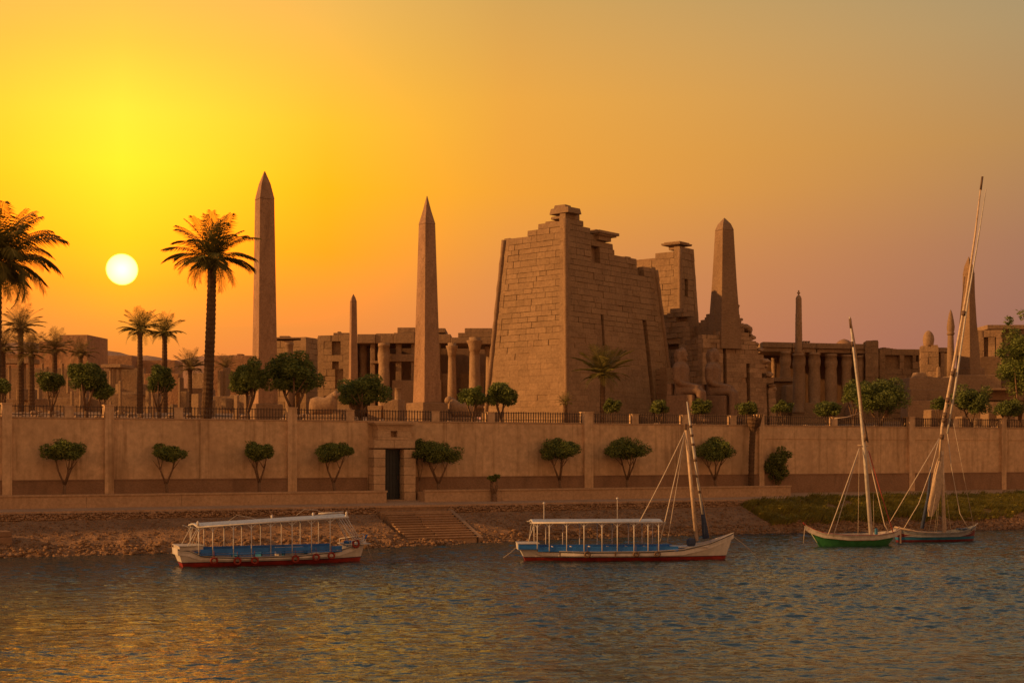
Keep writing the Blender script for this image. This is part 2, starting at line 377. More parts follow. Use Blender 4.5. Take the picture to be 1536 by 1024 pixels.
# ------------------------------------------------------------------ bank, path, terrace ground, hills
SH = [(-80, 5.0), (-10, 5.2), (0, 5.4), (21, 7.2), (30, 5.8), (37, 4.6), (53, 5.0), (62, 6.7), (76, 9.3), (95, 12), (220, 20)]
def interp(tab, x):
    if x <= tab[0][0]: return tab[0][1]
    for (a, fa), (b, fb) in zip(tab, tab[1:]):
        if x <= b: return fa + (fb - fa) * (x - a) / (b - a)
    return tab[-1][1]
def sstep(a, b, x):
    t = max(0, min(1, (x - a) / (b - a))); return t * t * (3 - 2 * t)
def fbm(p, o=4):
    return mnoise.fractal(Vector(p), .9, 2.1, o)
GRASS0, GRASS1 = 54.0, 59.0
ST0, ST1 = 24.8, 29.9         # river steps
def shore_t(s): return interp(SH, s) + .35 * fbm((s * .35, 3.1, 0), 3)
def bank_z(s, t):
    ts = shore_t(s); g = sstep(GRASS0, GRASS1, s)
    k = t / ts
    if t < .10: zl = 2.38 - 5.0 * t
    else: zl = 1.88 * (1 - max(0, (t - .10) / (ts - .10))) ** .85 if k < 1 else -.9 * (k - 1) * ts * .6
    zr = 2.38 * (1 - k ** 1.5) if k < 1 else -.9 * (k - 1) * ts * .6
    z = zl * (1 - g) + zr * g
    amp = .05 + .13 * sstep(.35, .8, k)
    if t > .2: z += amp * fbm((s * 1.3, t * 1.6, .5), 5) * 1.1
    z -= .40 * sstep(ST0 - .5, ST0 - .1, s) * (1 - sstep(ST1 + .1, ST1 + .5, s)) * sstep(.2, .5, t) * (1 - sstep(5, 6, t))
    return z
def grid_mesh(name, S, T, fz, mat, smooth=True):
    ns, ntt = len(S), len(T); verts = []
    for s in S:
        ts = shore_t(s)
        for t in T:
            tt = t * (ts + 3) if t > 0 else 0
            verts.append(tuple(ST(s, tt, fz(s, tt))))
    q = np.arange(ns * ntt).reshape(ns, ntt)
    f = np.stack([q[:-1, :-1], q[:-1, 1:], q[1:, 1:], q[1:, :-1]], -1).reshape(-1, 4)
    return raw(name, verts, f, mat, None, smooth)
S_ = list(np.arange(-80, -20, 2.0)) + list(np.arange(-20, 112, .22)) + list(np.arange(112, 221, 4.0))
T_ = [0, .005, .012, .02] + list(np.linspace(.03, 1, 46))
setk(grid_mesh('river_bank', S_, T_, bank_z, M['bank']), 'structure')

def strip(name, s0, s1, t0, t1, z0, z1, mat, thick=.3):
    mb = MB(); n = 24
    for i in range(n):
        a = s0 + (s1 - s0) * i / n; b = s0 + (s1 - s0) * (i + 1) / n
        mb.add([ST(a, t0, z0), ST(b, t0, z0), ST(b, t1, z1), ST(a, t1, z1)], [(0, 1, 2, 3)])
    mb.add([ST(s0, t0, z0), ST(s1, t0, z0), ST(s1, t0, z0 - thick), ST(s0, t0, z0 - thick)], [(0, 1, 2, 3)])
    return mb.build(name, mat)
setk(strip('riverside_path', -80, 220, .04, -3.66, 2.40, 2.72, M['path'], .14), 'structure')

# rough stone facing along the top of the bank, under the path edge
def stones(name, pts, mat, seed):
    """pts: (pos, size) -> one mesh of rough stones"""
    rr = np.random.RandomState(seed)
    ico_v = []; ph = (1 + 5 ** .5) / 2
    for a in (-1, 1):
        for b in (-ph, ph): ico_v += [(0, a, b), (a, b, 0), (b, 0, a)]
    ico_v = np.array(ico_v) / math.hypot(1, ph)
    bm = bmesh.new(); vs_ = [bm.verts.new(v) for v in ico_v]; bmesh.ops.convex_hull(bm, input=vs_)
    bm.verts.index_update(); fi = np.array([[v.index for v in f.verts] for f in bm.faces]); ico_v = np.array([tuple(v.co) for v in bm.verts]); bm.free()
    V = []; Fc = []
    for i, (p, sz) in enumerate(pts):
        sc = np.array([rr.uniform(.7, 1.3), rr.uniform(.7, 1.2), rr.uniform(.5, .85)]) * sz
        a = rr.uniform(0, 6.28); c, s = math.cos(a), math.sin(a)
        v = ico_v * (1 + rr.uniform(-.2, .2, (len(ico_v), 1))) * sc
        v = np.stack([v[:, 0] * c - v[:, 1] * s, v[:, 0] * s + v[:, 1] * c, v[:, 2]], 1) + np.array(p)
        V.append(v); Fc.append(fi + 12 * i)
    return raw(name, np.concatenate(V), np.concatenate(Fc), mat)
rnd = random.Random(4)
pts = []
for row in range(4):
    s = -18.0
    while s < GRASS0 + 2:
        w = rnd.uniform(.10, .26); s += w * .62
        if ST0 - .2 < s < ST1 + .2: continue
        pts.append((ST(s, .11 + .025 * row + rnd.uniform(-.04, .05), 2.25 - .115 * row + rnd.uniform(-.04, .04)), w * .5))
M['embank'] = stone_mat('embankment_stone', (.36, .23, .135), (.47, .31, .19), 1.2, 9.0, .8, .05, .22)
setk(stones('embankment_stones', pts, M['embank'], 3), 'stuff')
pts = []
for i in range(17000):
    s = rnd.uniform(-18, 104); ts = shore_t(s)
    g = sstep(GRASS0, GRASS1, s)
    k = 1.04 - (rnd.random() ** 1.5) * (.95 if g < .5 else .3)
    t = k * ts
    if ST0 - .3 < s < ST1 + .3 and t < 5.4: continue
    sz = .03 + .09 * rnd.random() ** 2.5 + (.12 * rnd.random() if k > .74 else 0)
    pts.append((ST(s, t, bank_z(s, t) + sz * .05), sz))
setk(stones('bank_rubble', pts, M['rock'], 5), 'stuff')

# terrace ground behind the wall: one sheet to the horizon
def ground_z(x, y):
    # distance behind the wall line
    d = (Vector((x, y)) - O).dot(-NV) - 4.0
    z = 8.2 + 1.6 * sstep(15, 55, d)
    left = 1 - sstep(-22, -6, x); right = sstep(34, 52, x)
    z += (left * .6 + right * 1.2) * sstep(18, 75, d)
    return z + .25 * fbm((x * .08, y * .08, 1), 3) * sstep(3, 12, d)
def make_ground():
    xs = list(np.arange(-1400, -90, 90.0)) + list(np.arange(-90, 110, 2.0)) + list(np.arange(110, 1500, 90.0))
    ds = list(np.arange(0, 140, 2.0)) + [145, 170, 220, 320, 500, 900, 1600, 2600]
    verts = []
    for x in xs:
        s = (x - O.x) / U.x   # wall line y at this x
        ylow = O.y + (x - O.x) * .5 + 4.15 / .8944
        for d in ds:
            verts.append((x, ylow + d, ground_z(x, ylow + d) if x > -85 and x < 105 else 8.2 + 1.6 * sstep(15, 55, d)))
    q = np.arange(len(xs) * len(ds)).reshape(len(xs), len(ds))
    f = np.stack([q[:-1, :-1], q[1:, :-1], q[1:, 1:], q[:-1, 1:]], -1).reshape(-1, 4)
    setk(raw('terrace_ground', verts, f, M['soil'], None, True), 'structure')
make_ground()
def hill(name, prof, D, depth, mat):
    """ridge whose skyline follows prof (px, py) at distance D"""
    x0, x1 = prof[0][0], prof[-1][0]; verts = []; n = 90; rows = [(-1.0, 0.0), (-.75, .35), (-.5, .66), (-.22, .9), (0, 1.0), (.5, .7), (1, 0)]
    for i in range(n + 1):
        px = x0 + (x1 - x0) * i / n; zt = PZ(interp(prof, px) + .6 * fbm((px * .12, D, 0), 3), D)
        for dy, k in rows:
            yy = D + dy * depth; z = 6 + (zt - 6) * k + (.9 * fbm((px * .1, dy * 3, 4)) if 0 < k < 1 else 0)
            verts.append((PX(px, D), yy, z))
    m = len(rows); q = np.arange((n + 1) * m).reshape(n + 1, m)
    f = np.stack([q[:-1, :-1], q[1:, :-1], q[1:, 1:], q[:-1, 1:]], -1).reshape(-1, 4)
    return setk(raw(name, verts, f, mat, None, True), 'structure')
hill('hills', [(-500, 545), (-60, 520), (40, 512), (136, 526), (150, 524), (184, 529), (198, 534), (225, 533), (262, 541), (300, 534), (360, 532), (420, 540), (520, 560), (700, 590)], 420, 60, M['far_ruin'])

# ------------------------------------------------------------------ riverside walls
def prism(mb, s0, s1, t0, t1, z0, z1, mi=0):
    """box in the bank frame; t0 (back) < t1 (river side)"""
    mb.hexa([ST(s0, t1, z0), ST(s1, t1, z0), ST(s1, t0, z0), ST(s0, t0, z0), ST(s0, t1, z1), ST(s1, t1, z1), ST(s1, t0, z1), ST(s0, t0, z1)], mi)

sG = S_of(588, -3.3)             # centre of the gate
WT, WB = -3.9, -4.35             # wall faces
ew = thing('boundary_wall', 'long tan plastered wall with pilasters running behind the riverside path', 'wall', tuple(ST(sG, WT, 2.4)))
joints = [-80, S_of(10, WT), S_of(163, WT), S_of(300, WT), S_of(437, WT), S_of(522, WT), sG - 1.55, sG + 1.55, S_of(670, WT), S_of(881, WT), S_of(1018, WT), S_of(1140, WT), S_of(1365, WT), S_of(1503, WT), 130, 220]
for i, (a, b) in enumerate(zip(joints, joints[1:])):
    mb = MB()
    if abs((a + b) / 2 - sG) < .1: prism(mb, a + .012, b - .012, WB, WT - .05, 2.0, 8.28)
    else: prism(mb, a + .012, b - .012, WB, WT, 2.0, 8.28)
    mb.build('wall_panel', M['plaster'], ew)
mb = MB(); prism(mb, -80, 220, WB - .04, WT + .05, 8.285, 8.37); mb.build('coping', M['kerb'], ew)
mb = MB(); prism(mb, S_of(1140, WT), 130, WT + .002, WT + .05, 7.22, 7.28); mb.build('string_course', M['plaster'], ew)
for a, b in ((-80, sG - 1.75), (sG + 1.75, 220)):
    mb = MB(); prism(mb, a, b, WT + .003, WT + .20, 2.0, 4.22); prism(mb, a, b, WT + .003, WT + .24, 4.222, 4.30); mb.build('plinth', M['plinth'], ew)
for px, w in ((10, .60), (163, .60), (437, .66), (881, .78), (1140, .5), (1365, .62), (1503, .55), (-200, .6), (1690, .6)):
    s = S_of(px, WT); mb = MB(); prism(mb, s - w / 2, s + w / 2, WB - .06, WT + .27, 2.0, 9.16); prism(mb, s - w / 2 - .04, s + w / 2 + .04, WB - .1, WT + .31, 9.162, 9.24)
    mb.build('pilaster', M['plaster'], ew)

fence = thing('iron_fence', 'dark iron railing with short masonry posts along the top of the tan wall', 'fence', tuple(ST(sG, -4.1, 8.37)))
posts = [-24.0] + [S_of(p, -4.1) for p in (10, 103, 163, 267, 437, 524, 652, 735, 881, 951, 1026, 1098, 1140, 1250, 1365, 1432, 1503)] + [118, 130]
tall = {S_of(p, -4.1) for p in (10, 163, 437, 881, 1140, 1365, 1503)}
for a, b in zip(posts, posts[1:]):
    mb = MB(); a2, b2 = a + .3, b - .3
    for z in (8.52, 9.05): prism(mb, a2, b2, -4.12, -4.07, z, z + .045)
    n = max(2, int((b2 - a2) / .21))
    for i in range(n + 1):
        s = a2 + (b2 - a2) * i / n; prism(mb, s - .02, s + .02, -4.135, -4.055, 8.372, 9.16 + .02 * math.sin(i * 7))
    mb.build('railing_panel', M['iron'], fence)
for s in posts:
    if s in tall: continue
    mb = MB(); w = .58; prism(mb, s - w / 2, s + w / 2, -4.37, -3.88, 8.372, 9.06); prism(mb, s - w / 2 - .03, s + w / 2 + .03, -4.40, -3.85, 9.062, 9.12)
    mb.build('fence_post', M['plaster'], fence)

# planter parapets along the path and the soil behind them
PT = -1.55
sL = S_of(580, PT); sR0 = S_of(637, PT); sR1 = S_of(1186, PT)
def parapet(name, label, a, b):
    t = thing(name, label, 'low wall', tuple(ST((a + b) / 2 if a > -70 else 0, PT, 2.5)))
    s = a; i = 0
    while s < b - .1:
        e = min(b, s + 6.1); mb = MB(); prism(mb, s + .008, e - .008, PT - .28, PT, 2.3, 3.27); mb.build('wall_section', M['kerb'], t); s = e
    mb = MB(); prism(mb, a, b + .04, PT - .34, PT + .07, 3.275, 3.40); mb.build('coping', M['kerb'], t)
    for end in (a, b):
        if end < -70: continue
        mb = MB(); q = end + (.15 if end == a else -.15); prism(mb, q - .14, q + .14, -3.6, PT - .36, 2.3, 3.26); mb.build('end_wall', M['kerb'], t)
    return t
parapet('parapet_wall', 'low rendered parapet with pale coping left of the stone gate', -80, sL)
parapet('parapet_wall', 'low rendered parapet with pale coping right of the stone gate', sR0, sR1)
for a, b in ((-80, sL - .3), (sR0 + .3, sR1 - .3)):
    mb = MB(); mb.add([ST(a, PT - .2, 3.2), ST(b, PT - .2, 3.2), ST(b, WT + .1, 3.25), ST(a, WT + .1, 3.25)], [(0, 1, 2, 3)]); setk(mb.build('planting_bed', M['soil']), 'structure')

# the stone gate in the wall
g = thing('stone_gate', 'small stone gateway with cornice and dark door set into the tan wall', 'gate', tuple(ST(sG, -3.3, 2.66)))
def gate():
    a, b, tF = sG - 1.62, sG + 1.62, -2.75
    d0, d1 = sG - .72, sG + .70
    for x0, x1 in ((a, d0), (d1, b)):
        mb = MB(); z = 2.6; r = random.Random(int(x0 * 10))
        while z < 6.3:
            h = min(.62, 6.38 - z); q = r.uniform(-.02, .02)
            prism(mb, x0 + r.uniform(0, .03), x1 - r.uniform(0, .03), WT + .01, tF + q, z, z + h - .025); z += h
        mb.build('jamb', M['gate'], g)
    mb = MB(); prism(mb, a + .06, sG - .05, WT + .01, tF - .02, 6.40, 6.98); prism(mb, sG - .03, b - .05, WT + .01, tF + .01, 6.40, 6.98)
    prism(mb, a + .38, b - .32, WT + .01, tF - .12, 7.0, 7.18); mb.build('lintel', M['gate'], g)
    mb = MB()
    prism(mb, a + .36, sG - .26, WT + .01, tF - .14, 7.19, 7.62); prism(mb, sG + .26, b - .30, WT + .01, tF - .14, 7.19, 7.62)
    prism(mb, sG - .26, sG + .26, WT + .01, tF - .75, 7.19, 7.62); mb.build('attic_block', M['gate'], g)
    mb = MB(); prism(mb, a + .40, b - .34, WT + .01, tF - .20, 7.63, 7.74)
    n = 5
    for i in range(n):      # cavetto cornice
        e = .28 * (i / (n - 1)) ** 2; prism(mb, a + .36 - e, b - .30 + e, WT + .01, tF - .16 + e, 7.745 + i * .085, 7.745 + (i + 1) * .085 - .002)
    prism(mb, a - .02, b + .10, WT + .01, tF + .16, 8.175, 8.28); mb.build('cornice', M['gate'], g)
    mb = MB(); prism(mb, d0 + .03, d1 - .03, -3.62, -3.52, 2.66, 6.30)
    dr = mb.build('door', M['door'], g)
    mb = MB()
    for k in range(5): prism(mb, d0 + .10 + k * .255, d0 + .28 + k * .255, -3.515, -3.49, 2.75, 6.2)
    mb.build('door_plank', M['door'], dr)
    mb = MB(); mb.tube([ST(d1 - .2, -3.40, 4.1), ST(d1 - .2, -3.40, 4.4)], .025); mb.build('door_handle', M['iron'], dr)
    mb = MB(); prism(mb, d0 - .1, d1 + .1, -3.6, tF + .25, 2.55, 2.70); mb.build('threshold', M['step'], g)
gate()

# steps going down to the river
stp = thing('river_steps', 'broad stone steps descending from the path to the river below the gate', 'stairs', tuple(ST((ST0 + ST1) / 2, 2.5, 1.0)))
mb = MB(); prism(mb, ST0 - .1, ST1 + .1, -.02, .62, 1.0, 1.99); mb.build('landing', M['step'], stp)
NS = 11
for i in range(NS):
    z = 1.86 - i * .142; t0 = .62 + i * .42; mb = MB(); mid = ST0 + 2.2 + .1 * math.sin(i)
    for (q0, q1) in ((ST0 + rnd.uniform(-.05, .05), mid), (mid + .03, ST1 + rnd.uniform(-.05, .05))):
        dz = rnd.uniform(-.015, .01); e = t0 + .46 + rnd.uniform(-.02, .03)
        prism(mb, q0, q1, t0 - .1, e, z - .065 + dz, z + dz); prism(mb, q0 + .01, q1 - .01, t0 - .1, e - .10, z - .9, z - .066 + dz)
    mb.build('step', M['step'], stp)
mb = MB(); mb.hexa(
        [ST(ST1 + .08, 5.3, -.6), ST(ST1 + .38, 5.3, -.6), ST(ST1 + .38, .1, .2), ST(ST1 + .08, .1, .2), ST(ST1 + .08, 5.3, .34), ST(ST1 + .38, 5.3, .34), ST(ST1 + .38, .1, 2.1), ST(ST1 + .08, .1, 2.1)]); mb.build('side_wall', M['step'], stp)
# old mooring block at the left edge of the bank
mb = MB(); s = S_of(-6, 3.6)
for i, (w, h, z) in enumerate(((1.7, .55, .1), (1.5, .5, .62), (1.25, .35, 1.1))): mb.box(tuple(ST(s + .08 * i, 3.4, z + h / 2)), (w, 1.3, h - .03), math.atan2(U.y, U.x) + .05 * i)
tag(mb.build('mooring_block', M['plinth'], None, bevel=.04), 'dark weathered stone mooring block on the bank at the left edge', 'stone block')

# ------------------------------------------------------------------ temple masonry
class Frame:
    """a battered rectangular block: corner C, a = left-going edge, c = right-going edge"""
    def __init__(self, px, D, ang, La, Lc, z0, H, b=(0, 0, 0, 0)):
        self.C = Vector((PX(px, D), D)); self.a = Vector((-math.cos(R(ang)), math.sin(R(ang)))); self.c = Vector((math.sin(R(ang)), math.cos(R(ang))))
        self.La, self.Lc, self.z0, self.H, self.b = La, Lc, z0, H, b
    def __call__(self, p, q, z):
        t = z / self.H; b0, b1, c0, c1 = self.b; u, w = p / self.La, q / self.Lc
        pp = p + t * (b0 * (1 - u) - b1 * u); qq = q + t * (c0 * (1 - w) - c1 * w)
        v = self.C + self.a * pp + self.c * qq; return Vector((v.x, v.y, self.z0 + z))
def core(mb, fr, hf, inset=.9, cells=(1, 1), mi=0):
    n, m = cells; ps = np.linspace(inset, fr.La - inset, n + 1); qs = np.linspace(inset, fr.Lc - inset, m + 1)
    for i in range(n):
        for j in range(m):
            p0, p1, q0, q1 = ps[i], ps[i + 1], qs[j], qs[j + 1]; h = hf((p0 + p1) / 2, (q0 + q1) / 2) - .02
            # ccw from above: a is left, c is right/back
            mb.hexa([fr(p1, q0, 0), fr(p0, q0, 0), fr(p0, q1, 0), fr(p1, q1, 0), fr(p1, q0, h), fr(p0, q0, h), fr(p0, q1, h), fr(p1, q1, h)], mi)
def facing(mb, fr, side, hf, row=.58, bw=1.5, dep=.06, seed=1, thick=1.0, holes=(), smooth=None, gap=.036, miss=0.0, mi=0, strict=False):
    """courses of dressed blocks on one side: 'L' (q=0), 'R' (p=0), 'B' (q=Lc), 'K' (p=La)"""
    r = random.Random(seed); L = fr.La if side in 'LB' else fr.Lc; nrow = int(fr.H / row) + 2
    def at(u, d, z):
        if side == 'L': return fr(u, d, z)
        if side == 'R': return fr(d, u, z)
        if side == 'B': return fr(u, fr.Lc - d, z)
        return fr(fr.La - d, u, z)
    def hat(u):
        if side == 'L': return hf(u, 0)
        if side == 'R': return hf(0, u)
        if side == 'B': return hf(u, fr.Lc)
        return hf(fr.La, u)
    z = 0.0
    for k in range(nrow):
        h = row * r.uniform(.82, 1.2); z0, z1 = z, z + h; z = z1; rowoff = r.uniform(-.01, .01)
        spans = [(0.0, L)]
        for (h0, h1, k0, k1) in holes:
            if z1 - .1 > k0 and z0 + .1 < k1:
                ns = []
                for (x, y) in spans:
                    if h0 >= y or h1 <= x: ns.append((x, y)); continue
                    if h0 > x: ns.append((x, h0))
                    if h1 < y: ns.append((h1, y))
                spans = ns
        for (x, y) in spans:
            u = x
            while u < y - .01:
                w = bw * r.uniform(.5, 1.5); e = min(y, u + w)
                if y - e < .35: e = y
                um = (u + e) / 2; top = min(hat(u + .05), hat(e - .05)) if strict else hat(um)
                fl = 1.0 if smooth is None else (.22 if z1 < smooth else 1.0)
                if z0 + h * .55 < top and not (miss and r.random() < miss * fl):
                    d = r.uniform(-.35, 1) * dep * fl + (dep * 1.1 if r.random() < .06 else 0); g = gap * (.35 if fl < 1 else 1) * r.uniform(.6, 1.5)
                    zb, zt = z0 + g * .5, z1 - g * .5
                    j = [r.uniform(0, .018) for _ in range(4)]
                    if side in 'LB':
                        A, B = e - g / 2, u + g / 2
                    else: A, B = u + g / 2, e - g / 2
                    if side in 'LR':
                        mb.hexa([at(A, d + j[0], zb), at(B, d + j[1], zb), at(B, thick, zb), at(A, thick, zb), at(A, d + j[2], zt), at(B, d + j[3], zt), at(B, thick, zt), at(A, thick, zt)], mi)
                    else:
                        mb.hexa([at(A, thick, zb), at(B, thick, zb), at(B, d, zb), at(A, d, zb), at(A, thick, zt), at(B, thick, zt), at(B, d, zt), at(A, d, zt)], mi)
                u = e
GZ = lambda px, D: ground_z(PX(px, D), D)

# --- first pylon tower
py1 = thing('pylon_tower', 'massive tan pylon tower with stepped broken top, nearest and largest of the temple', 'pylon', (PX(850, 145), 145, 9.0))
def pylon_one():
    D = 145; z0 = 9.2; H = PZ(309, D) - z0
    fr = Frame(850, D, 40, 11.2, 20.4, z0, H, (1.55, 1.55, 1.75, 2.9))
    def hf(p, q):
        u = p / 11.2; w = q / 20.4
        lf = H - (0 if u < .14 else .8 if u < .40 else 1.75 if u < .62 else 2.35)
        rf = H - (0 if w < .13 else .75 if w < .20 else 1.5 if w < .30 else 2.1 if w < .44 else 2.75 if w < .50 else 3.3 if w < .58 else 4.05 if w < .84 else 4.6)
        return min(lf, rf) if (p > .1 and q > .1) else (lf if q <= .1 else rf)
    mb = MB(); core(mb, fr, hf, .95, (8, 12)); mb.build('core', M['sand_smooth'], py1)
    mb = MB(); facing(mb, fr, 'L', hf, .62, 1.55, .06, 11, 1.0, (), 8.5); facing(mb, fr, 'K', hf, .62, 1.7, .05, 14, 1.0)
    mb.build('side_face', M['sand'], py1)
    holes = [(5.6, 7.5, 17.6, 18.9), (15.9, 17.4, 16.6, 18.3), (7.0, 7.5, 8.5, 11.6), (15.9, 16.7, 0, 11.3)]
    mb = MB(); facing(mb, fr, 'R', hf, .62, 1.65, .06, 12, 1.0, holes, 10.5); facing(mb, fr, 'B', hf, .62, 1.7, .05, 15, 1.0)
    mb.build('front_face', M['sand'], py1)
    for p, q, ht in ((0, 0, H - .9), (11.2, 0, H - 2.4), (0, 20.4, H - 4.7)):
        mb = MB(); mb.tube([fr(p, q, z) for z in np.linspace(0, ht, 24)], [.24 + .035 * math.sin(i * 2.3) for i in range(24)], 8); mb.build('corner_moulding', M['sand_smooth'], py1, True)
    r = random.Random(8)
    for (p, q, dz, w, h) in ((1.0, 1.25, -.30, 2.7, .62), (1.3, 1.0, .33, 1.5, .34), (.8, 7.4, -1.8, 1.5, .4), (1.0, 10.2, -3.25, 1.2, .45), (.8, 14.0, -4.02, 1.3, .3), (4.2, .8, -1.72, 1.2, .25), (2.0, 1.0, -.78, 1.4, .3)):
        v = fr(p, q, H + dz); mb = MB(); mb.box((v.x, v.y, v.z + h / 2), (w, w * .8, h), R(-40) + r.uniform(-.1, .1), taper=.1); mb.build('loose_block', M['sand'], py1, bevel=.05)
    v = fr(.3, 8.3, H - 2.72); mb = MB(); mb.box((v.x, v.y, v.z + .5), (1.0, 2.2, .6), R(-40)); mb.box((v.x + .2, v.y, v.z + 1.0), (1.7, 3.6, .28), R(-40)); mb.box((v.x + .2, v.y, v.z + .8), (1.3, 3.1, .22), R(-40)); mb.build('cornice_slab', M['sand'], py1)
pylon_one()

# --- second pylon tower, behind
py2 = thing('pylon_tower', 'smaller tan pylon tower with overhanging top slab behind the large pylon', 'pylon', (PX(1018, 172), 172, 9.0))
def pylon_two():
    D = 172; z0 = 9.2; H = PZ(371, D) - z0
    fr = Frame(1020, D, 38, 9.5, 6.3, z0, H, (.4, 1.2, .6, 2.3))
    def hf(p, q): return H - (0 if p < 1.6 else .35 if p < 4.6 else .8)
    mb = MB(); core(mb, fr, hf, .95, (5, 2)); mb.build('core', M['sand_smooth'], py2)
    mb = MB(); facing(mb, fr, 'L', hf, .74, 1.5, .08, 21, 1.0, (), None, .035); facing(mb, fr, 'K', hf, .74, 1.7, .05, 24); mb.build('side_face', M['sand'], py2)
    mb = MB(); facing(mb, fr, 'R', hf, .74, 1.5, .07, 22, 1.0, [(2.0, 3.1, H - 5.2, H - 3.7)], None, .035); facing(mb, fr, 'B', hf, .74, 1.7, .05, 25); mb.build('front_face', M['sand'], py2)
    mb = MB(); mb.tube([fr(0, 0, z) for z in np.linspace(0, H - .1, 20)], .26, 8); mb.build('corner_moulding', M['sand_smooth'], py2, True)
    v = fr(1.4, 2.2, H); mb = MB(); mb.box((v.x, v.y, v.z + .25), (1.3, 1.6, .55), R(-38)); mb.box((v.x, v.y, v.z + .62), (2.6, 2.8, .22), R(-38), taper=-.06); mb.box((v.x, v.y, v.z + .82), (2.2, 2.4, .16), R(-38)); mb.build('cornice_slab', M['sand'], py2)
pylon_two()

# --- gateway ruin between the two towers (stepped, broken)
rg = thing('ruined_gateway', 'dark stepped ruin of the gateway between the two pylon towers', 'ruin', (PX(1030, 166), 166, 9.0))
def gateway():
    D = 163; z0 = 9.0; H = PZ(462, D) - z0
    fr = Frame(1035, D, 38, 6.5, 8.5, z0, H, (.2, .6, .3, .6))
    def hf(p, q): return H - (1.9 if p < .6 else 0 if p < 3.0 else .4) - (0 if q < 3 else 1.3 if q < 6 else 2.2)
    mb = MB(); core(mb, fr, hf, .95, (5, 5)); mb.build('core', M['sand_smooth'], rg)
    mb = MB(); facing(mb, fr, 'L', hf, .55, 1.5, .22, 31, 1.0, (), 6.5, .05, .05); mb.build('side_face', M['ruin'], rg)
    mb = MB(); facing(mb, fr, 'R', hf, .6, 1.6, .12, 32, 1.0, [(3.4, 4.3, 0, 9.0)], 7, .04); mb.build('front_face', M['ruin'], rg)
    fr2 = Frame(1000, 157, 38, 4.0, 9.0, z0, PZ(552, 157) - z0, (.1, .1, .2, .3)); h2 = lambda p, q: fr2.H - (0 if q < 4 else .6)
    mb = MB(); core(mb, fr2, h2, .9, (1, 3)); facing(mb, fr2, 'L', h2, .6, 1.5, .1, 33); facing(mb, fr2, 'R', h2, .6, 1.5, .08, 34, 1.0, [(6.4, 7.0, 0, 5.2)]); mb.build('base_wall', M['sand_smooth'], rg)
gateway()

# --- ruined masonry mass on the right, with a battered obelisk standing on it
rm = thing('ruined_mass', 'dark collapsed masonry mass with jagged right slope under the thick obelisk', 'ruin', (PX(1090, 160), 160, 9.0))
def mass():
    D = 158; z0 = 8.8; H = PZ(455, D) - z0
    fr = Frame(1053, D, 62, 6.5, 10.6, z0, H, (.2, .3, .3, .6))
    # profile along c (towards the right and back)
    prof = [(0, 3.6), (.22, 3.4), (.30, .6), (.50, .0), (.56, 1.4), (.62, 2.4), (.70, 3.0), (.78, 4.2), (.86, 5.6), (.92, 7.6), (1.0, 9.5)]
    def hf(p, q): return H - interp(prof, q / 10.6) + (.5 * fbm((q * 1.7, p * 1.3, 2), 3) if q > 5.2 else 0) - (0 if p < 3 else .6 if p < 4.5 else 1.2)
    mb = MB(); core(mb, fr, hf, .95, (4, 14)); mb.build('core', M['sand_smooth'], rm)
    mb = MB(); facing(mb, fr, 'R', hf, .5, 1.0, .13, 41, 1.0, [(6.4, 6.9, 0, 7.2), (3.0, 3.5, 0, 10.5), (9.3, 9.7, 0, 5.0)], 9.0, .035, strict=True); mb.build('front_face', M['ruin'], rm)
    mb = MB(); facing(mb, fr, 'L', hf, .6, 1.5, .1, 42, 1.0, (), 6.0); mb.build('side_face', M['ruin'], rm)
    mb = MB(); facing(mb, fr, 'B', hf, .55, 1.0, .3, 43, 1.0, (), None, .06, .08, strict=True); mb.build('broken_edge', M['ruin'], rm)
    r = random.Random(77); er = []
    for i in range(170):
        q = 10.6 * r.uniform(.46, 1.0); p_ = r.uniform(.0, 4.5); sz = r.uniform(.22, .62); v = fr(p_, q, hf(p_, q)); er.append((v + Vector((0, 0, sz * .1)), sz))
    setk(stones('eroded_rubble', er, M['ruin'], 15), 'stuff').parent = rm; bpy.data.objects['eroded_rubble'].location = -Vector(rm.location)
    for i in range(12):
        q = 10.6 * r.uniform(.55, .98); v = fr(r.uniform(.3, 3.5), q, hf(1, q)); w = r.uniform(.5, 1.2); mb = MB()
        mb.box((v.x, v.y, v.z + .1), (w, w * .8, w * .6), r.uniform(0, 1.5), taper=.15); mb.build('loose_block', M['ruin'], rm, bevel=.05)
mass()

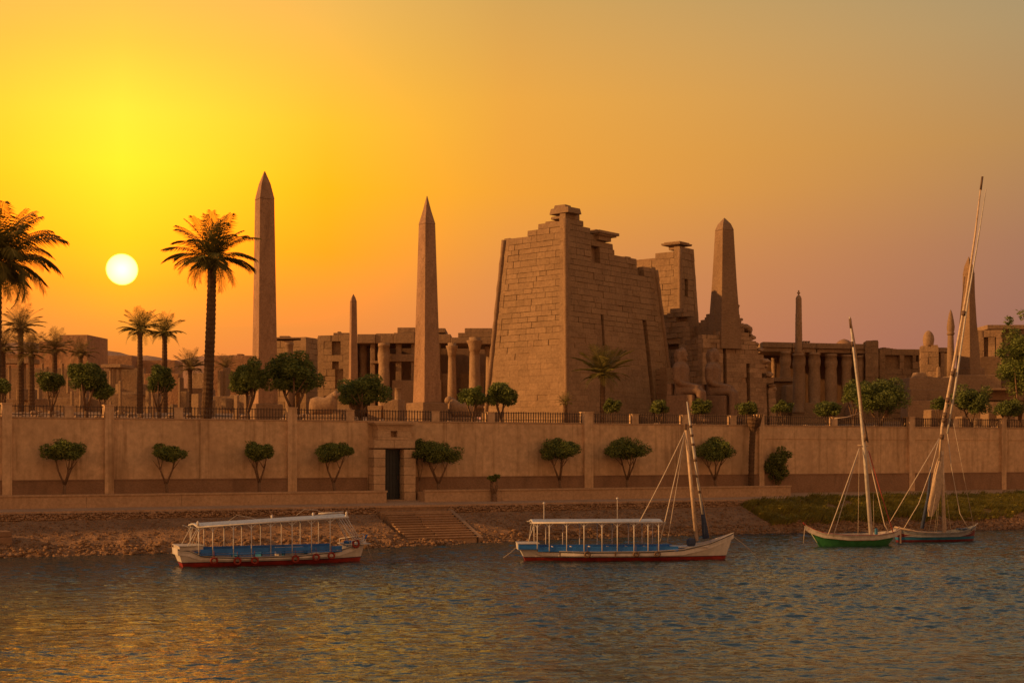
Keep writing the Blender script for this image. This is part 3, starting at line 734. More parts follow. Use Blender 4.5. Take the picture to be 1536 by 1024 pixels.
# --- obelisks
def obelisk(label, px, D, ytip, ypyr, ybot, wtop, wbot, share, ped=None, mat='granite', sub=0.0, kink=None, pyr_mid=None):
    """share = part of the visible width taken by the left face"""
    k = D / F; z0 = PZ(ybot, D); A = math.atan2(1 - share, share)
    root = thing('obelisk', label, 'obelisk', (PX(px, D), D, z0 - 2))
    def ring(w_px, z): # w_px visible width
        w = w_px * k / (math.cos(A) + math.sin(A)); h = w / 2; x0 = PX(px, D); th = -A
        pts = []
        for sx, sy in ((-h, -h), (h, -h), (h, h), (-h, h)):
            pts.append((x0 + sx * math.cos(th) - sy * math.sin(th), D + sx * math.sin(th) + sy * math.cos(th), z))
        return pts
    zt, zp = PZ(ytip, D), PZ(ypyr, D); n = 14; mb = MB(); rings = []
    r = random.Random(int(px))
    prof = [(0, wbot), (1, wtop)] if kink is None else kink
    for i in range(n + 1):
        u = i / n; rings.append(ring(interp(prof, u), z0 + (zp - z0) * u))
    vs_ = [p for q in rings for p in q]; fc = [(0, 3, 2, 1)]
    for i in range(n):
        for j in range(4): fc.append((4 * i + j, 4 * i + (j + 1) % 4, 4 * i + 4 + (j + 1) % 4, 4 * i + 4 + j))
    fc.append(tuple(4 * n + j for j in range(4))); mb.add(vs_, fc)
    shaft_mb = mb
    # carved signs: shallow sunk marks set on both front faces as a raised border
    mb = MB(); a = ring(wtop * 1.03, zp + .003); q2 = ring(wtop * .62, zp + (zt - zp) * .55) if pyr_mid is None else ring(wtop * pyr_mid, zp + (zt - zp) * .5)
    tip = ring(wtop * .06, zt); mb.add(a + q2 + tip, [(0, 3, 2, 1)] + [(4 * i + j, 4 * i + (j + 1) % 4, 4 * i + 4 + (j + 1) % 4, 4 * i + 4 + j) for i in range(2) for j in range(4)] + [(8, 9, 10, 11)])
    mb.build('pyramidion', M[mat], root, bevel=.03)
    # incised columns of signs: small chips of the shaft's own stone standing 1 cm proud (weathered relief)
    mb = shaft_mb
    for face in (0, 3):
        for i in range(int(30 * min(1, wbot / 30)) if wbot > 25 else 0):
            u = r.uniform(.12, .97); wv = interp(prof, u); rg_ = ring(wv, z0 + (zp - z0) * u); i0, i1 = (0, 1) if face == 0 else (3, 0)
            p0, p1 = Vector(rg_[i0]), Vector(rg_[i1]); c = p0.lerp(p1, .5 + r.uniform(-.12, .12)); dv = (p1 - p0).normalized(); nv = Vector((dv.y, -dv.x, 0))
            w, h = r.uniform(.05, .16), r.uniform(.12, .5)
            mb.hexa([c - dv * w + nv * .012, c + dv * w + nv * .012, c + dv * w - nv * .1, c - dv * w - nv * .1] + [q + Vector((0, 0, h)) for q in (c - dv * w + nv * .012, c + dv * w + nv * .012, c + dv * w - nv * .1, c - dv * w - nv * .1)])
    mb.build('shaft', M[mat], root, bevel=.05)
    if ped:
        pw, ptop, pbot = ped; mb = MB(); a = ring(pw, PZ(ptop, D) - .01); b = ring(pw * 1.04, PZ(pbot, D)); mb.add(b + a, [(3, 2, 1, 0), (4, 5, 6, 7)] + [(j, (j + 1) % 4, 4 + (j + 1) % 4, 4 + j) for j in range(4)])
        mb.build('pedestal', M['sand_smooth'], root, bevel=.08)
    return root
obelisk('tallest granite obelisk, left of the ruined hall, beside the tall palm', 397, 132, 257, 300, 606, 31, 42, .36, (58, 606, 680))
obelisk('slender granite obelisk on a square pedestal left of the large pylon', 640.5, 124, 294, 337, 604, 25.5, 43, .44, (64, 604, 690), pyr_mid=.5)
obelisk('small thin obelisk standing before the left hall wall', 530, 160, 441, 453, 600, 11, 16, .3)
obelisk('thick battered obelisk rising from the collapsed masonry right of the pylons', 1086.5, 161.0, 327, 346, 524, 27, 55, .33, None, 'sand_smooth', kink=[(0, 50), (.22, 45), (.55, 36), (1, 27)], pyr_mid=.72)
mbx = MB()
_ob = obelisk('dark tapering obelisk with rounded tip behind the felucca spars at right', 1453, 172, 385, 412, 552, 17, 36, .4, (46, 552, 640), 'sand_smooth', kink=[(0, 34), (.2, 31), (.5, 23), (.8, 18), (1, 17)], pyr_mid=.72)

# --- columns
def col_prof(kind, r, h):
    if kind == 'papyrus':
        return [(r * 1.35, 0), (r * 1.35, h * .03), (r * .82, h * .035), (r * .98, h * .10), (r, h * .25), (r * .86, h * .72), (r * .80, h * .80), (r * .9, h * .805), (r * .98, h * .86), (r * 1.12, h * .905), (r * 1.34, h * .945), (r * 1.36, h * .957), (r * .9, h * .96), (r * .95, h)]
    if kind == 'bud':
        return [(r * 1.05, 0), (r * 1.05, h * .04), (r * .9, h * .045), (r * 1.0, h * .2), (r * .98, h * .55), (r * .86, h * .72), (r * .98, h * .76), (r * 1.06, h * .84), (r * .9, h * .95), (r * 1.0, h * .952), (r * 1.0, h)]
    return [(r * 1.05, 0), (r, h * .05), (r, h * .5), (r * .94, h * .96), (r * 1.08, h * .965), (r * 1.08, h)]
def column(root, px, D, ytop, ybot, w, kind, mat='sand_smooth', seed=0, name='column'):
    r = w / 2 * D / F; z0 = PZ(ybot, D); h = PZ(ytop, D) - z0; prof = []
    base = col_prof(kind, r, h)
    for (a, b) in zip(base, base[1:]):      # drums: fine rings with small steps
        n = max(1, int((b[1] - a[1]) / .7)); rr = random.Random(seed + int(a[1] * 10))
        for i in range(n):
            f = i / n; prof.append((a[0] + (b[0] - a[0]) * f, a[1] + (b[1] - a[1]) * f))
            if n > 1: prof.append(((a[0] + (b[0] - a[0]) * f) * (1 - .03 * rr.random()), a[1] + (b[1] - a[1]) * f + .04))
    prof.append(base[-1])
    mb = MB(); mb.lathe((PX(px, D), D, z0), prof, 18, jit=.012, seed=seed); return mb.build(name, M[mat], root, True)
def bx(root, name, px0, px1, y0, y1, D, depth, mat='ruin', rot=0.0, bev=.05, taper=0):
    """a stone block seen from px0 to px1 and y0 (top) to y1"""
    c = (px0 + px1) / 2; w = (px1 - px0) * D / F; mb = MB()
    mb.box((PX(c, D), D + depth / 2, (PZ(y0, D) + PZ(y1, D)) / 2), (w, depth, PZ(y0, D) - PZ(y1, D)), R(rot), taper=taper)
    return mb.build(name, M[mat], root, bevel=bev)
def block_wall(root, name, px0, px1, y0, y1, D, depth, ang=14, row=.8, bw=1.9, dep=.06, seed=1, holes=(), hf=None, mat='sand', miss=0.0, gap=.035, z0=None, cells=(6, 1), thick=.8):
    """coursed wall; its right front corner stands at px1"""
    zb = PZ(y1, D) if z0 is None else z0; H = PZ(y0, D) - zb; La = (px1 - px0) * D / F / math.cos(R(ang)) * (1 + .5 * math.sin(R(ang)) * (px1 - px0) / F)
    fr = Frame(px1, D, ang, La, depth, zb, H, (0, 0, 0, 0)); h = (lambda p, q: H) if hf is None else (lambda p, q: H * hf(p / La))
    mb = MB(); core(mb, fr, h, min(thick - .05, depth * .42), cells)
    hl_ = [((1 - b) * La, (1 - a) * La, H * c, H * d) for a, b, c, d in holes]   # a,b from the left; c,d from the bottom
    facing(mb, fr, 'L', h, row, bw, dep, seed, thick, hl_, None, gap, miss); facing(mb, fr, 'K', h, row, bw, dep, seed + 1, thick, (), None, gap); facing(mb, fr, 'R', h, row, bw, dep, seed + 2, thick, (), None, gap)
    return mb.build(name, M[mat], root)

# --- left hall
lh = thing('columned_hall', 'broken columned hall left of the large pylon, behind the slender obelisk', 'temple ruin', (PX(600, 175), 175, 10))
def left_hall():
    D = 176
    block_wall(lh, 'wall', 475, 524, 503, 625, D, 9, 12, .8, 1.7, .05, 51, [(.45, .72, .80, .87), (.46, .66, .625, .69), (.55, .85, .40, .53)], cells=(5, 1))
    bx(lh, 'roof_slab', 500, 524, 499, 503, D + .5, 7, 'ruin'); bx(lh, 'loose_block', 506, 511, 497, 499, D + 1, 1, 'ruin')
    # architrave: separate beams along the top
    for i, (a, b, y0) in enumerate(((536, 563, 501), (563.4, 590, 500), (590.4, 622, 499), (655, 676, 501))):
        bx(lh, 'architrave', a, b, y0, 514.6, D - .5 + .12 * (i % 2), 8.5, 'ruin')
    bx(lh, 'architrave', 676.5, 704, 506, 514.8, D - 3, 8.5, 'ruin'); bx(lh, 'architrave', 704.5, 742, 506, 516, D - 3.1, 8.5, 'ruin')
    bx(lh, 'roof_slab', 596, 640, 491, 498.8, D + .4, 7, 'ruin'); bx(lh, 'roof_slab', 640.5, 668, 492, 498.8, D + .3, 7, 'ruin')
    bx(lh, 'roof_slab', 687, 742, 499, 505.8, D - 2.5, 7, 'ruin'); bx(lh, 'roof_slab', 697, 738, 492, 498.8, D - 2.2, 6, 'ruin')
    bx(lh, 'back_wall', 520, 760, 513, 625, D + 9, 1.2, 'plinth')
    for px, w in ((559, 7), (598, 8.5), (620, 7), (657, 7)): bx(lh, 'pillar', px - w / 2, px + w / 2, 514.8, 620, D + .2, 1.1, 'ruin')
    bx(lh, 'cross_beam', 556, 572, 541, 545, D - .3, 1.5, 'ruin'); bx(lh, 'cross_beam', 584, 660, 531, 542, D - .1, .9, 'ruin')
    bx(lh, 'screen_wall', 588, 662, 570, 625, D - 1.0, 1.0, 'ruin'); bx(lh, 'screen_wall', 536, 560, 548, 625, D + 5, 1.0, 'ruin'); bx(lh, 'screen_wall', 655, 682, 560, 625, D + 1.0, 1.0, 'ruin')
    bx(lh, 'screen_wall', 690, 726, 560, 625, D + 5, 1.0, 'ruin')
    column(lh, 576, D - 1.0, 514.8, 625, 18, 'bud', 'ruin', seed=1); column(lh, 545, D + 3.4, 514.8, 620, 12, 'bud', 'ruin', seed=5)
    column(lh, 678, D - 5, 514.5, 612, 13.5, 'papyrus', 'ruin', seed=2); column(lh, 712, D - 5.5, 506, 612, 18, 'papyrus', 'ruin', seed=3); column(lh, 735, D - 1, 516, 612, 14, 'papyrus', 'ruin', seed=4)
left_hall()
# small block building between first obelisk and hall
t = thing('ruined_building', 'plain square stone ruin right behind the tallest obelisk', 'ruin', (PX(438, 190), 190, 10))
block_wall(t, 'wall', 402, 459, 508, 640, 190, 8, 20, .8, 1.8, .05, 61, [(.72, .84, .2, .72)])
bx(t, 'roof_slab', 414, 459.5, 505.6, 508, 190.5, 7, 'ruin'); bx(t, 'loose_block', 419, 434, 503.6, 505.5, 191, 2, 'ruin'); column(t, 434, 188, 514, 630, 12, 'plain', seed=9)

# --- right colonnade
rh = thing('colonnade', 'long colonnade of thick bulging columns right of the pylons', 'temple ruin', (PX(1260, 185), 185, 10))
def right_hall():
    D = 182
    def beam(px0, px1, y0a, y0b, y1a, y1b, D0, depth, mat='ruin'):
        mb = MB(); x0, x1 = PX(px0, D0), PX(px1, D0)
        mb.hexa([(x0, D0, PZ(y1a, D0)), (x1, D0, PZ(y1b, D0)), (x1, D0 + depth, PZ(y1b, D0)), (x0, D0 + depth, PZ(y1a, D0)), (x0, D0, PZ(y0a, D0)), (x1, D0, PZ(y0b, D0)), (x1, D0 + depth, PZ(y0b, D0)), (x0, D0 + depth, PZ(y0a, D0))])
        return mb.build('architrave', M[mat], rh, bevel=.05)
    for i, (a, b) in enumerate(((1144, 1188), (1188.5, 1203), (1203.5, 1225), (1225.4, 1276), (1276.4, 1300))):
        f = lambda x: 512.5 + (x - 1144) * .022
        beam(a, b, f(a), f(b), f(a) + 8, f(b) + 8, D - .3, 8); beam(a + .4 * (i % 2), b - .5, f(a) + 8.3, f(b) + 8.3, f(a) + 14.4, f(b) + 14.4, D - .1 + .15 * (i % 2), 7)
    for px, w in ((1206, 3), (1210, 3), (1214, 2.5)): bx(rh, 'loose_block', px - w / 2, px + w / 2, 511, 513.7, D + 1, .6, 'ruin')
    for i, (px, y0, w) in enumerate(((1178, 527, 17), (1161, 536, 8), (1201, 528, 15), (1221.5, 529, 18.5), (1246.5, 531, 18.5), (1270, 532, 15.5), (1290, 533, 12))):
        column(rh, px, D + (3.5 if px == 1161 else .35 + .1 * (i % 3)), y0, 608, w, 'bud', 'ruin', seed=20 + i)
    bx(rh, 'back_wall', 1140, 1310, 527, 615, D + 7, 1.0, 'plinth')
    bx(rh, 'stylobate', 1188, 1300, 604, 650, D - 2, 6, 'ruin'); bx(rh, 'stylobate', 1140, 1192, 566, 572, D - 1.5, 4, 'ruin'); bx(rh, 'stylobate', 1142, 1190, 573, 650, D - .8, 3, 'ruin')
    bx(rh, 'loose_block', 1176, 1190, 577, 604, D - 3, 2, 'ruin', 12, .2, .2); bx(rh, 'loose_block', 1196, 1206, 590, 606, D - 2.5, 1.2, 'ruin', 6, .1, .1)
    bx(rh, 'loose_block', 1272, 1288, 606, 628, D - 4, 2, 'ruin', 12, .2, .3)
    # stout pier and the long solid wall that runs on to the right
    block_wall(rh, 'pier', 1299, 1318, 513, 640, D - 1, 4, 10, .75, 1.6, .09, 71)
    block_wall(rh, 'end_wall', 1317, 1387, 519, 640, D + 1.5, 4, -6, .8, 2.1, .06, 74, [(.08, .45, .78, .86), (.55, .74, .79, .85), (.82, .93, .80, .86)], hf=lambda u: (.925 + .075 * (u if u < .99 else .99)), cells=(10, 1))
right_hall()
t = thing('column_tower', 'tall slender ringed column with tiny finial in front of the right colonnade', 'column', (PX(1197.5, 176), 176, 10))
column(t, 1197.5, 176, 530, 620, 17, 'bud', seed=33, name='lower_shaft')
mb = MB(); k = 176 / F; zz = PZ(530, 176); prof = []
rr = random.Random(5)
for i in range(27):
    y = 530 - i * 3.05; w = (10.6 - i * .065) * (1 + .07 * (i % 2) * rr.uniform(.4, 1)); prof.append((w / 2 * k, PZ(y, 176) - zz))
prof += [(4.6 * k, PZ(448, 176) - zz), (3.2 * k, PZ(444.5, 176) - zz), (1.2 * k, PZ(442.5, 176) - zz)]
mb.lathe((PX(1198, 176), 176, zz), prof, 14, jit=.03); mb.build('upper_shaft', M['ruin'], t, True)
mb = MB(); mb.lathe((PX(1198, 176), 176, PZ(442.6, 176)), [(.10, 0), (.07, .12), (.19, .2), (.2, .32), (.07, .42), (.12, .5), (.03, .62)], 8); mb.build('finial', M['ruin'], t, True)
t = thing('dome_roof', 'small rounded dark roof dome behind the right colonnade roofline', 'dome', (PX(1266, 200), 200, 14))
mb = MB(); k = 200 / F; mb.lathe((PX(1266, 200), 200, PZ(517, 200)), [(13 * k, -6), (13 * k, 0), (11 * k, 3.2 * k), (7 * k, 6.4 * k), (2.5 * k, 8.2 * k), (.3 * k, 8.8 * k)], 18); mb.build('dome_shell', M['plinth'], t, True)

# --- right hand group
D = 168
t = thing('ruined_chapel', 'small ruined chapel with pillars at the right, beside the lotus column', 'temple ruin', (PX(1400, D), D, 12))
block_wall(t, 'wall', 1383, 1408, 517, 566, D, 4, 14, .75, 1.4, .09, 81, (), lambda u: .93 if u > .5 else 1.0, 'ruin')
bx(t, 'architrave', 1402, 1428, 521, 528, D + .4, 3, 'ruin'); bx(t, 'back_wall', 1404, 1432, 527, 568, D + 5, .8, 'ruin')
bx(t, 'pillar', 1411, 1417, 528.4, 566, D + .5, .7, 'ruin'); bx(t, 'pillar', 1406, 1412, 550, 566, D - .4, .6, 'ruin', 0, .1, .2); bx(t, 'loose_block', 1371, 1392, 558, 567, D - 1.2, 1.5, 'ruin', 10, .15, .3)
mb = MB(); k = D / F; mb.lathe((PX(1397, D), D + 1.2, PZ(520, D)), [(6.4 * k, 0), (7.6 * k, 6 * k), (8.3 * k, 12 * k), (7.4 * k, 18 * k), (5.2 * k, 22.5 * k), (2.4 * k, 25 * k), (.3 * k, 25.8 * k)], 16, jit=.05, sy=.8, seed=4)
tag(mb.build('statue_head', M['ruin'], None, True), 'egg shaped worn stone head on top of the ruined chapel', 'statue')
t = thing('lotus_column', 'slim column with pointed lotus bud finial between chapel and right obelisk', 'column', (PX(1426, 164), 164, 12))
k = 164 / F; z0 = PZ(566, 164)
mb = MB(); mb.lathe((PX(1426, 164), 164, z0), [(6 * k, 0), (5.6 * k, 20 * k), (4.4 * k, 62 * k), (4.2 * k, 63 * k)], 14, jit=.02); mb.build('shaft', M['sand_smooth'], t, True)
mb = MB(); mb.lathe((PX(1426, 164), 164, z0), [(4.6 * k, 63.1 * k), (6.2 * k, 66 * k), (4.6 * k, 68 * k), (5.4 * k, 70 * k), (6 * k, 76 * k), (4.6 * k, 86 * k), (2.6 * k, 96 * k), (.3 * k, 102 * k)], 14, jit=.02); mb.build('bud_finial', M['sand_smooth'], t, True)
D = 178
t = thing('ruined_building', 'blocky two storey stone ruin behind the leafy tree at the right edge', 'ruin', (PX(1490, D), D, 12))
block_wall(t, 'wall', 1467, 1504, 494, 640, D, 8, 14, .85, 1.6, .1, 91, [(.30, .46, .66, .86), (.72, .84, .66, .88)], None, 'ruin')
bx(t, 'roof_slab', 1481, 1540, 487, 493.6, D + .5, 6, 'ruin'); bx(t, 'annex', 1505, 1560, 489, 640, D + 2, 6, 'ruin')
bx(t, 'annex', 1470, 1500, 535, 640, D - 2.5, 2.2, 'sand_smooth'); bx(t, 'loose_block', 1513, 1530, 560, 575, D - 6, 3, 'ruin')
D = 150
t = thing('ruined_terrace', 'broad stepped stone terrace below the chapel and obelisk at right', 'ruin', (PX(1440, D), D, 10))
bx(t, 'upper_tier', 1364, 1432, 566, 586, D + 9, 9, 'ruin'); bx(t, 'upper_tier', 1432.5, 1502, 562, 590, D + 9.5, 9, 'ruin'); bx(t, 'middle_tier', 1366, 1560, 584, 600, D + 6, 4, 'sand_smooth'); bx(t, 'coping', 1488, 1526, 582, 585, D + 4, 3, 'ruin')
bx(t, 'lower_tier', 1362, 1480, 600, 660, D + 4, 3, 'ruin'); bx(t, 'lower_tier', 1481, 1560, 604, 660, D + 3, 3, 'ruin')
r = random.Random(12)
for (a, b, y0, y1) in ((1478, 1500, 616, 640), (1462, 1474, 627, 645), (1440, 1452, 624, 645), (1500, 1522, 610, 630), (1392, 1412, 614, 640)):
    bx(t, 'loose_block', a, b, y0, y1, D - 4 + r.uniform(-2, 2), 1.6, 'sand', r.uniform(5, 22), .1, .1)

# --- low ruins on the left, half hidden by palms
def low(label, name, parts, D, cat='ruin'):
    t = thing(name, label, cat, (PX(parts[0][1], D), D, GZ(parts[0][1], D)))
    for (nm, a, b, y0, y1, dd, dep, mat, rot) in parts:
        if nm == 'column': column(t, (a + b) / 2, D + dd, y0, y1, b - a, 'plain', mat, seed=int(a))
        else: bx(t, nm, a, b, y0, y1, D + dd, dep, mat, rot, .06)
    return t
low('mud brick ruin with flat top behind the cluster of small palms at left', 'ruined_building', [('wall', 92, 136, 502, 600, 0, 8, 'far_ruin', -6), ('wall', 60, 93, 512, 600, 2, 6, 'far_ruin', -4), ('wall', -20, 60, 530, 610, 4, 6, 'far_ruin', 0)], 215)
low('long low far wall behind the twin palms', 'ruined_wall', [('wall', 136, 198, 533, 610, 0, 6, 'far_ruin', 0), ('wall', 198, 262, 540, 610, 3, 6, 'far_ruin', 0)], 235)
low('small two column shrine with flat lintel under the far wall at left', 'ruined_shrine', [('lintel', 154, 186, 546, 551, 0, 4, 'ruin', -10), ('column', 164, 168.5, 551.2, 590, .6, 0, 'sand', 0), ('column', 170, 174.5, 551.2, 590, .8, 0, 'sand', 0), ('column', 178, 182, 551.2, 590, 1.0, 0, 'sand', 0), ('back_wall', 156, 216, 552, 600, 5, 1, 'ruin', 0), ('base', 150, 220, 588, 625, -1, 6, 'ruin', 0)], 178)
low('broken row of pale columns behind the cluster of small palms', 'ruined_colonnade', [('column', 12, 16.5, 548, 600, 0, 0, 'sand', 0), ('column', 34, 39, 540, 585, 2, 0, 'sand', 0), ('column', 62, 66, 545, 585, 0, 0, 'sand', 0), ('column', 70, 73, 550, 590, 2, 0, 'sand', 0), ('column', 92, 96, 545, 580, 0, 0, 'sand', 0), ('column', 100, 105, 548, 590, 1, 0, 'sand', 0), ('architrave', -10, 52, 538, 545, 0, 2, 'ruin', 0), ('back_wall', -20, 130, 552, 620, 5, 1, 'ruin', 0)], 180)
low('square sunlit stone block left of the low bushy tree near the fence', 'ruined_plinth', [('block', 28, 42, 583, 600, 0, 2.2, 'sand', -22), ('base', -10, 110, 598, 640, 1, 4, 'ruin', 0)], 152, 'stone block')
low('long low ruined wall between the bushy trees left of the tall palm', 'ruined_wall', [('wall', 80, 128, 596, 640, 0, 2.5, 'ruin', -4), ('wall', 134, 235, 590, 640, 2, 3, 'ruin', 0), ('block', 205, 216, 576, 592, 1, 1.4, 'sand', -18), ('column', 119, 124, 578, 612, 0, 0, 'sand', 0)], 148)
low('ruined chamber walls with a leaning pale pillar left of the tall palm', 'ruined_chamber', [('pillar', 268.5, 272, 566, 612, -.5, .8, 'sand', -20), ('wall', 272, 312, 582, 640, 0, 4, 'ruin', 0), ('column', 284, 288, 566, 596, 1.5, 0, 'ruin', 0), ('wall', 290, 312, 559, 590, 4, 2, 'ruin', -10), ('pillar', 255.5, 262, 606, 640, -6, 1, 'sand', -15), ('wall', 216, 268, 560, 640, 5, 2, 'far_ruin', 0)], 160)
low('broken pillars and square blocks between the tall palm and tallest obelisk', 'ruined_chamber', [('pillar', 328, 333, 556, 596, 0, 1, 'sand', -20), ('pillar', 336, 341, 551, 600, .6, 1.2, 'sand', -16), ('wall', 320, 352, 594, 640, -2, 3, 'ruin', 0), ('block', 334, 343, 597, 614, -4, 1.2, 'sand', -22), ('wall', 346, 372, 592, 640, -3, 2, 'ruin', -8), ('wall', 312, 400, 533, 610, 40, 3, 'far_ruin', 0), ('loose_block', 355, 364, 530.5, 533, 40, 1.5, 'far_ruin', 0)], 158)
rr = random.Random(21)
for i in range(22):
    px = rr.uniform(0, 372); D = rr.uniform(128, 172); yb = rr.uniform(588, 622); h = rr.uniform(6, 20) if i % 2 else rr.uniform(5, 10); w = rr.uniform(3.5, 7) if i % 2 else rr.uniform(6, 14)
    mb = MB(); k = D / F; mb.box((PX(px, D), D, PZ(yb - h / 2, D) - 1.2), (w * k, w * k * .8, h * k + 2.4), R(rr.uniform(-38, -15)), taper=rr.uniform(0, .12))
    tag(mb.build('stone_block', M['sand'], None, bevel=.05), 'small broken sunlit stone among the low ruins at left', 'stone block', 'scattered broken stones at left')
def sphinx(label, px, D, y0, y1, w, flip=1):
    """worn crouching stone ram, little more than a rounded mass with head and forelegs"""
    k = D / F; z0 = PZ(y1, D); h = (y1 - y0) * k; L = w * k; x = PX(px, D); t = thing('worn_sphinx', label, 'statue', (x, D, z0))
    def sec(cx, ry, rz, zc): return [(x + flip * cx * L, D + ry * L * math.cos(a), z0 + zc * h + rz * h * math.sin(a)) for a in np.linspace(0, 2 * math.pi, 13)[:-1]]
    secs = [sec(.5, .10, .2, .28), sec(.46, .2, .34, .34), sec(.25, .24, .38, .38), sec(0, .22, .36, .36), sec(-.2, .24, .46, .44), sec(-.32, .2, .48, .5), sec(-.4, .1, .3, .5)]
    mb = MB(); n = 12; mb.add([p for s in secs for p in s], [(i * n + j, i * n + (j + 1) % n, (i + 1) * n + (j + 1) % n, (i + 1) * n + j) for i in range(len(secs) - 1) for j in range(n)] + [tuple(range(n)), tuple(range(6 * n, 7 * n))])
    mb.build('body', M['ruin'], t, True)
    mb = MB(); mb.lathe((x - flip * .36 * L, D - .02, z0 + .62 * h), [(.02, 0), (.13 * L, .06 * h), (.15 * L, .18 * h), (.12 * L, .30 * h), (.05 * L, .37 * h), (.01, .39 * h)], 12, jit=.05); mb.build('head', M['ruin'], t, True)
    mb = MB(); mb.box((x - flip * .45 * L, D, z0 + .1 * h), (.35 * L, .3 * L, .2 * h)); mb.box((x, D, z0 - .15 * h), (1.15 * L, .6 * L, .32 * h)); mb.build('base', M['ruin'], t, bevel=.06)
sphinx('worn crouching sphinx between the paired round trees and the hall', 487, 128, 586, 622, 46, -1)
sphinx('worn sphinx lying right of the slender obelisk pedestal', 690, 126, 594, 626, 46)
low('tumbled blocks and a stone stump left of the slender obelisk pedestal', 'tumbled_blocks', [('block', 578, 601, 599, 640, 0, 3, 'ruin', -8), ('column', 592, 602, 582, 600, 2, 0, 'ruin', 0), ('block', 555, 578, 608, 640, 1, 2.5, 'ruin', -14), ('block', 500, 528, 612, 640, 0, 2, 'ruin', -6), ('block', 725, 745, 618, 645, -8, 1.8, 'sand', -20)], 138)
pts = []
for i in range(700):
    px = rnd.uniform(-60, 1600); D = ST_px(px, -8).y + rnd.uniform(0, 42)
    if 720 < px < 1170 and D > 125: continue
    sz = .15 + .45 * rnd.random() ** 2; pts.append((Vector((PX(px, D), D, GZ(px, D) + .1)), sz))
setk(stones('temple_rubble', pts, M['ruin'], 9), 'stuff')

# --- seated colossi
def colossus(label, px, D, scale, face, head=True):
    z0 = 9.3; S = scale; t = thing('seated_colossus', label, 'statue', (PX(px, D), D, z0)); bm_ = MB()
    fx = Vector((math.cos(face), math.sin(face), 0)); sx = Vector((-fx.y, fx.x, 0)); o = Vector((PX(px, D), D, z0))
    def L(f, s, z): return o + fx * (f * S) + sx * (s * S) + Vector((0, 0, z * S))
    def tb(path, rad, n=12): bm_.tube([L(*p) for p in path], [q * S for q in rad], n)
    for s in (-1, 1):
        tb([(-.15, .34 * s, 2.30), (.55, .33 * s, 2.36), (1.25, .31 * s, 2.34), (1.52, .31 * s, 2.18)], [.34, .36, .30, .24])       # thigh
        tb([(1.46, .31 * s, 2.30), (1.48, .31 * s, 1.6), (1.42, .31 * s, .9), (1.42, .31 * s, .2)], [.27, .27, .22, .19])           # shin
        tb([(1.25, .31 * s, .14), (1.6, .31 * s, .16), (2.0, .31 * s, .10)], [.2, .2, .13])                                          # foot
        tb([(-.12, .70 * s, 4.28), (-.12, .94 * s, 4.0), (-.12, .94 * s, 3.2), (-.02, .82 * s, 2.92)], [.30, .31, .27, .23])         # upper arm
        tb([(-.1, .76 * s, 2.95), (.45, .52 * s, 2.80), (1.05, .38 * s, 2.68), (1.38, .34 * s, 2.62)], [.21, .2, .17, .12])          # forearm on the thigh
    secs = [(2.0, .58, .70), (2.5, .52, .66), (3.0, .47, .66), (3.6, .50, .80), (4.1, .52, .95), (4.4, .42, .88), (4.55, .24, .40), (4.75, .2, .22)]
    n = 16; V = []; 
    for z, rf, rs in secs:
        for a in np.linspace(0, 2 * math.pi, n + 1)[:-1]: V.append(L(-.12 + rf * math.cos(a), rs * math.sin(a), z))
    bm_.add(V, [(i * n + j, i * n + (j + 1) % n, (i + 1) * n + (j + 1) % n, (i + 1) * n + j) for i in range(len(secs) - 1) for j in range(n)] + [tuple(range(n)), tuple(range((len(secs) - 1) * n, len(secs) * n))])
    if head:
        hs = [(4.62, .2, .2, 0), (4.75, .30, .26, .04), (5.0, .36, .30, .05), (5.3, .36, .30, .02), (5.5, .27, .24, 0), (5.62, .08, .08, 0)]; V = []
        for z, rf, rs, off in hs:
            for a in np.linspace(0, 2 * math.pi, n + 1)[:-1]: V.append(L(-.06 + off + rf * math.cos(a), rs * math.sin(a), z))
        bm_.add(V, [(i * n + j, i * n + (j + 1) % n, (i + 1) * n + (j + 1) % n, (i + 1) * n + j) for i in range(len(hs) - 1) for j in range(n)] + [tuple(range(n)), tuple(range((len(hs) - 1) * n, len(hs) * n))])
        for s in (-1, 1): tb([(-.1, .42 * s, 5.35), (-.14, .50 * s, 4.9), (-.02, .44 * s, 4.3)], [.16, .17, .12])   # headcloth lappets
        tb([(-.3, 0, 5.45), (-.42, 0, 5.0), (-.36, 0, 4.4)], [.26, .3, .22]); tb([(.3, 0, 4.82), (.34, 0, 4.5)], [.07, .05])
        tb([(.33, 0, 5.12), (.40, 0, 4.99)], [.05, .07])
    ob = bm_.build('figure', M['statue'], t, True)
    rmod = ob.modifiers.new('remesh', 'REMESH'); rmod.mode = 'VOXEL'; rmod.voxel_size = .09; rmod.use_smooth_shade = True
    sm = ob.modifiers.new('smooth', 'SMOOTH'); sm.iterations = 3
    mb = MB()
    def blk(f0, f1, w, z0_, z1_): mb.hexa([L(f0, -w, z0_), L(f1, -w, z0_), L(f1, w, z0_), L(f0, w, z0_), L(f0, -w, z1_), L(f1, -w, z1_), L(f1, w, z1_), L(f0, w, z1_)])
    blk(-.95, 1.12, .92, -.2, 2.02); blk(-.95, -.60, .82, 2.025, 2.9); blk(-1.1, 2.15, 1.05, -1.6, -.205); mb.build('throne', M['statue'], t, bevel=.06)
colossus('left of the two dark seated colossi before the pylons', 1024, 149.5, 1.42, R(-28))
colossus('right of the two dark seated colossi before the pylons, nearer the collapsed mass', 1072, 152.5, 1.45, R(-28))

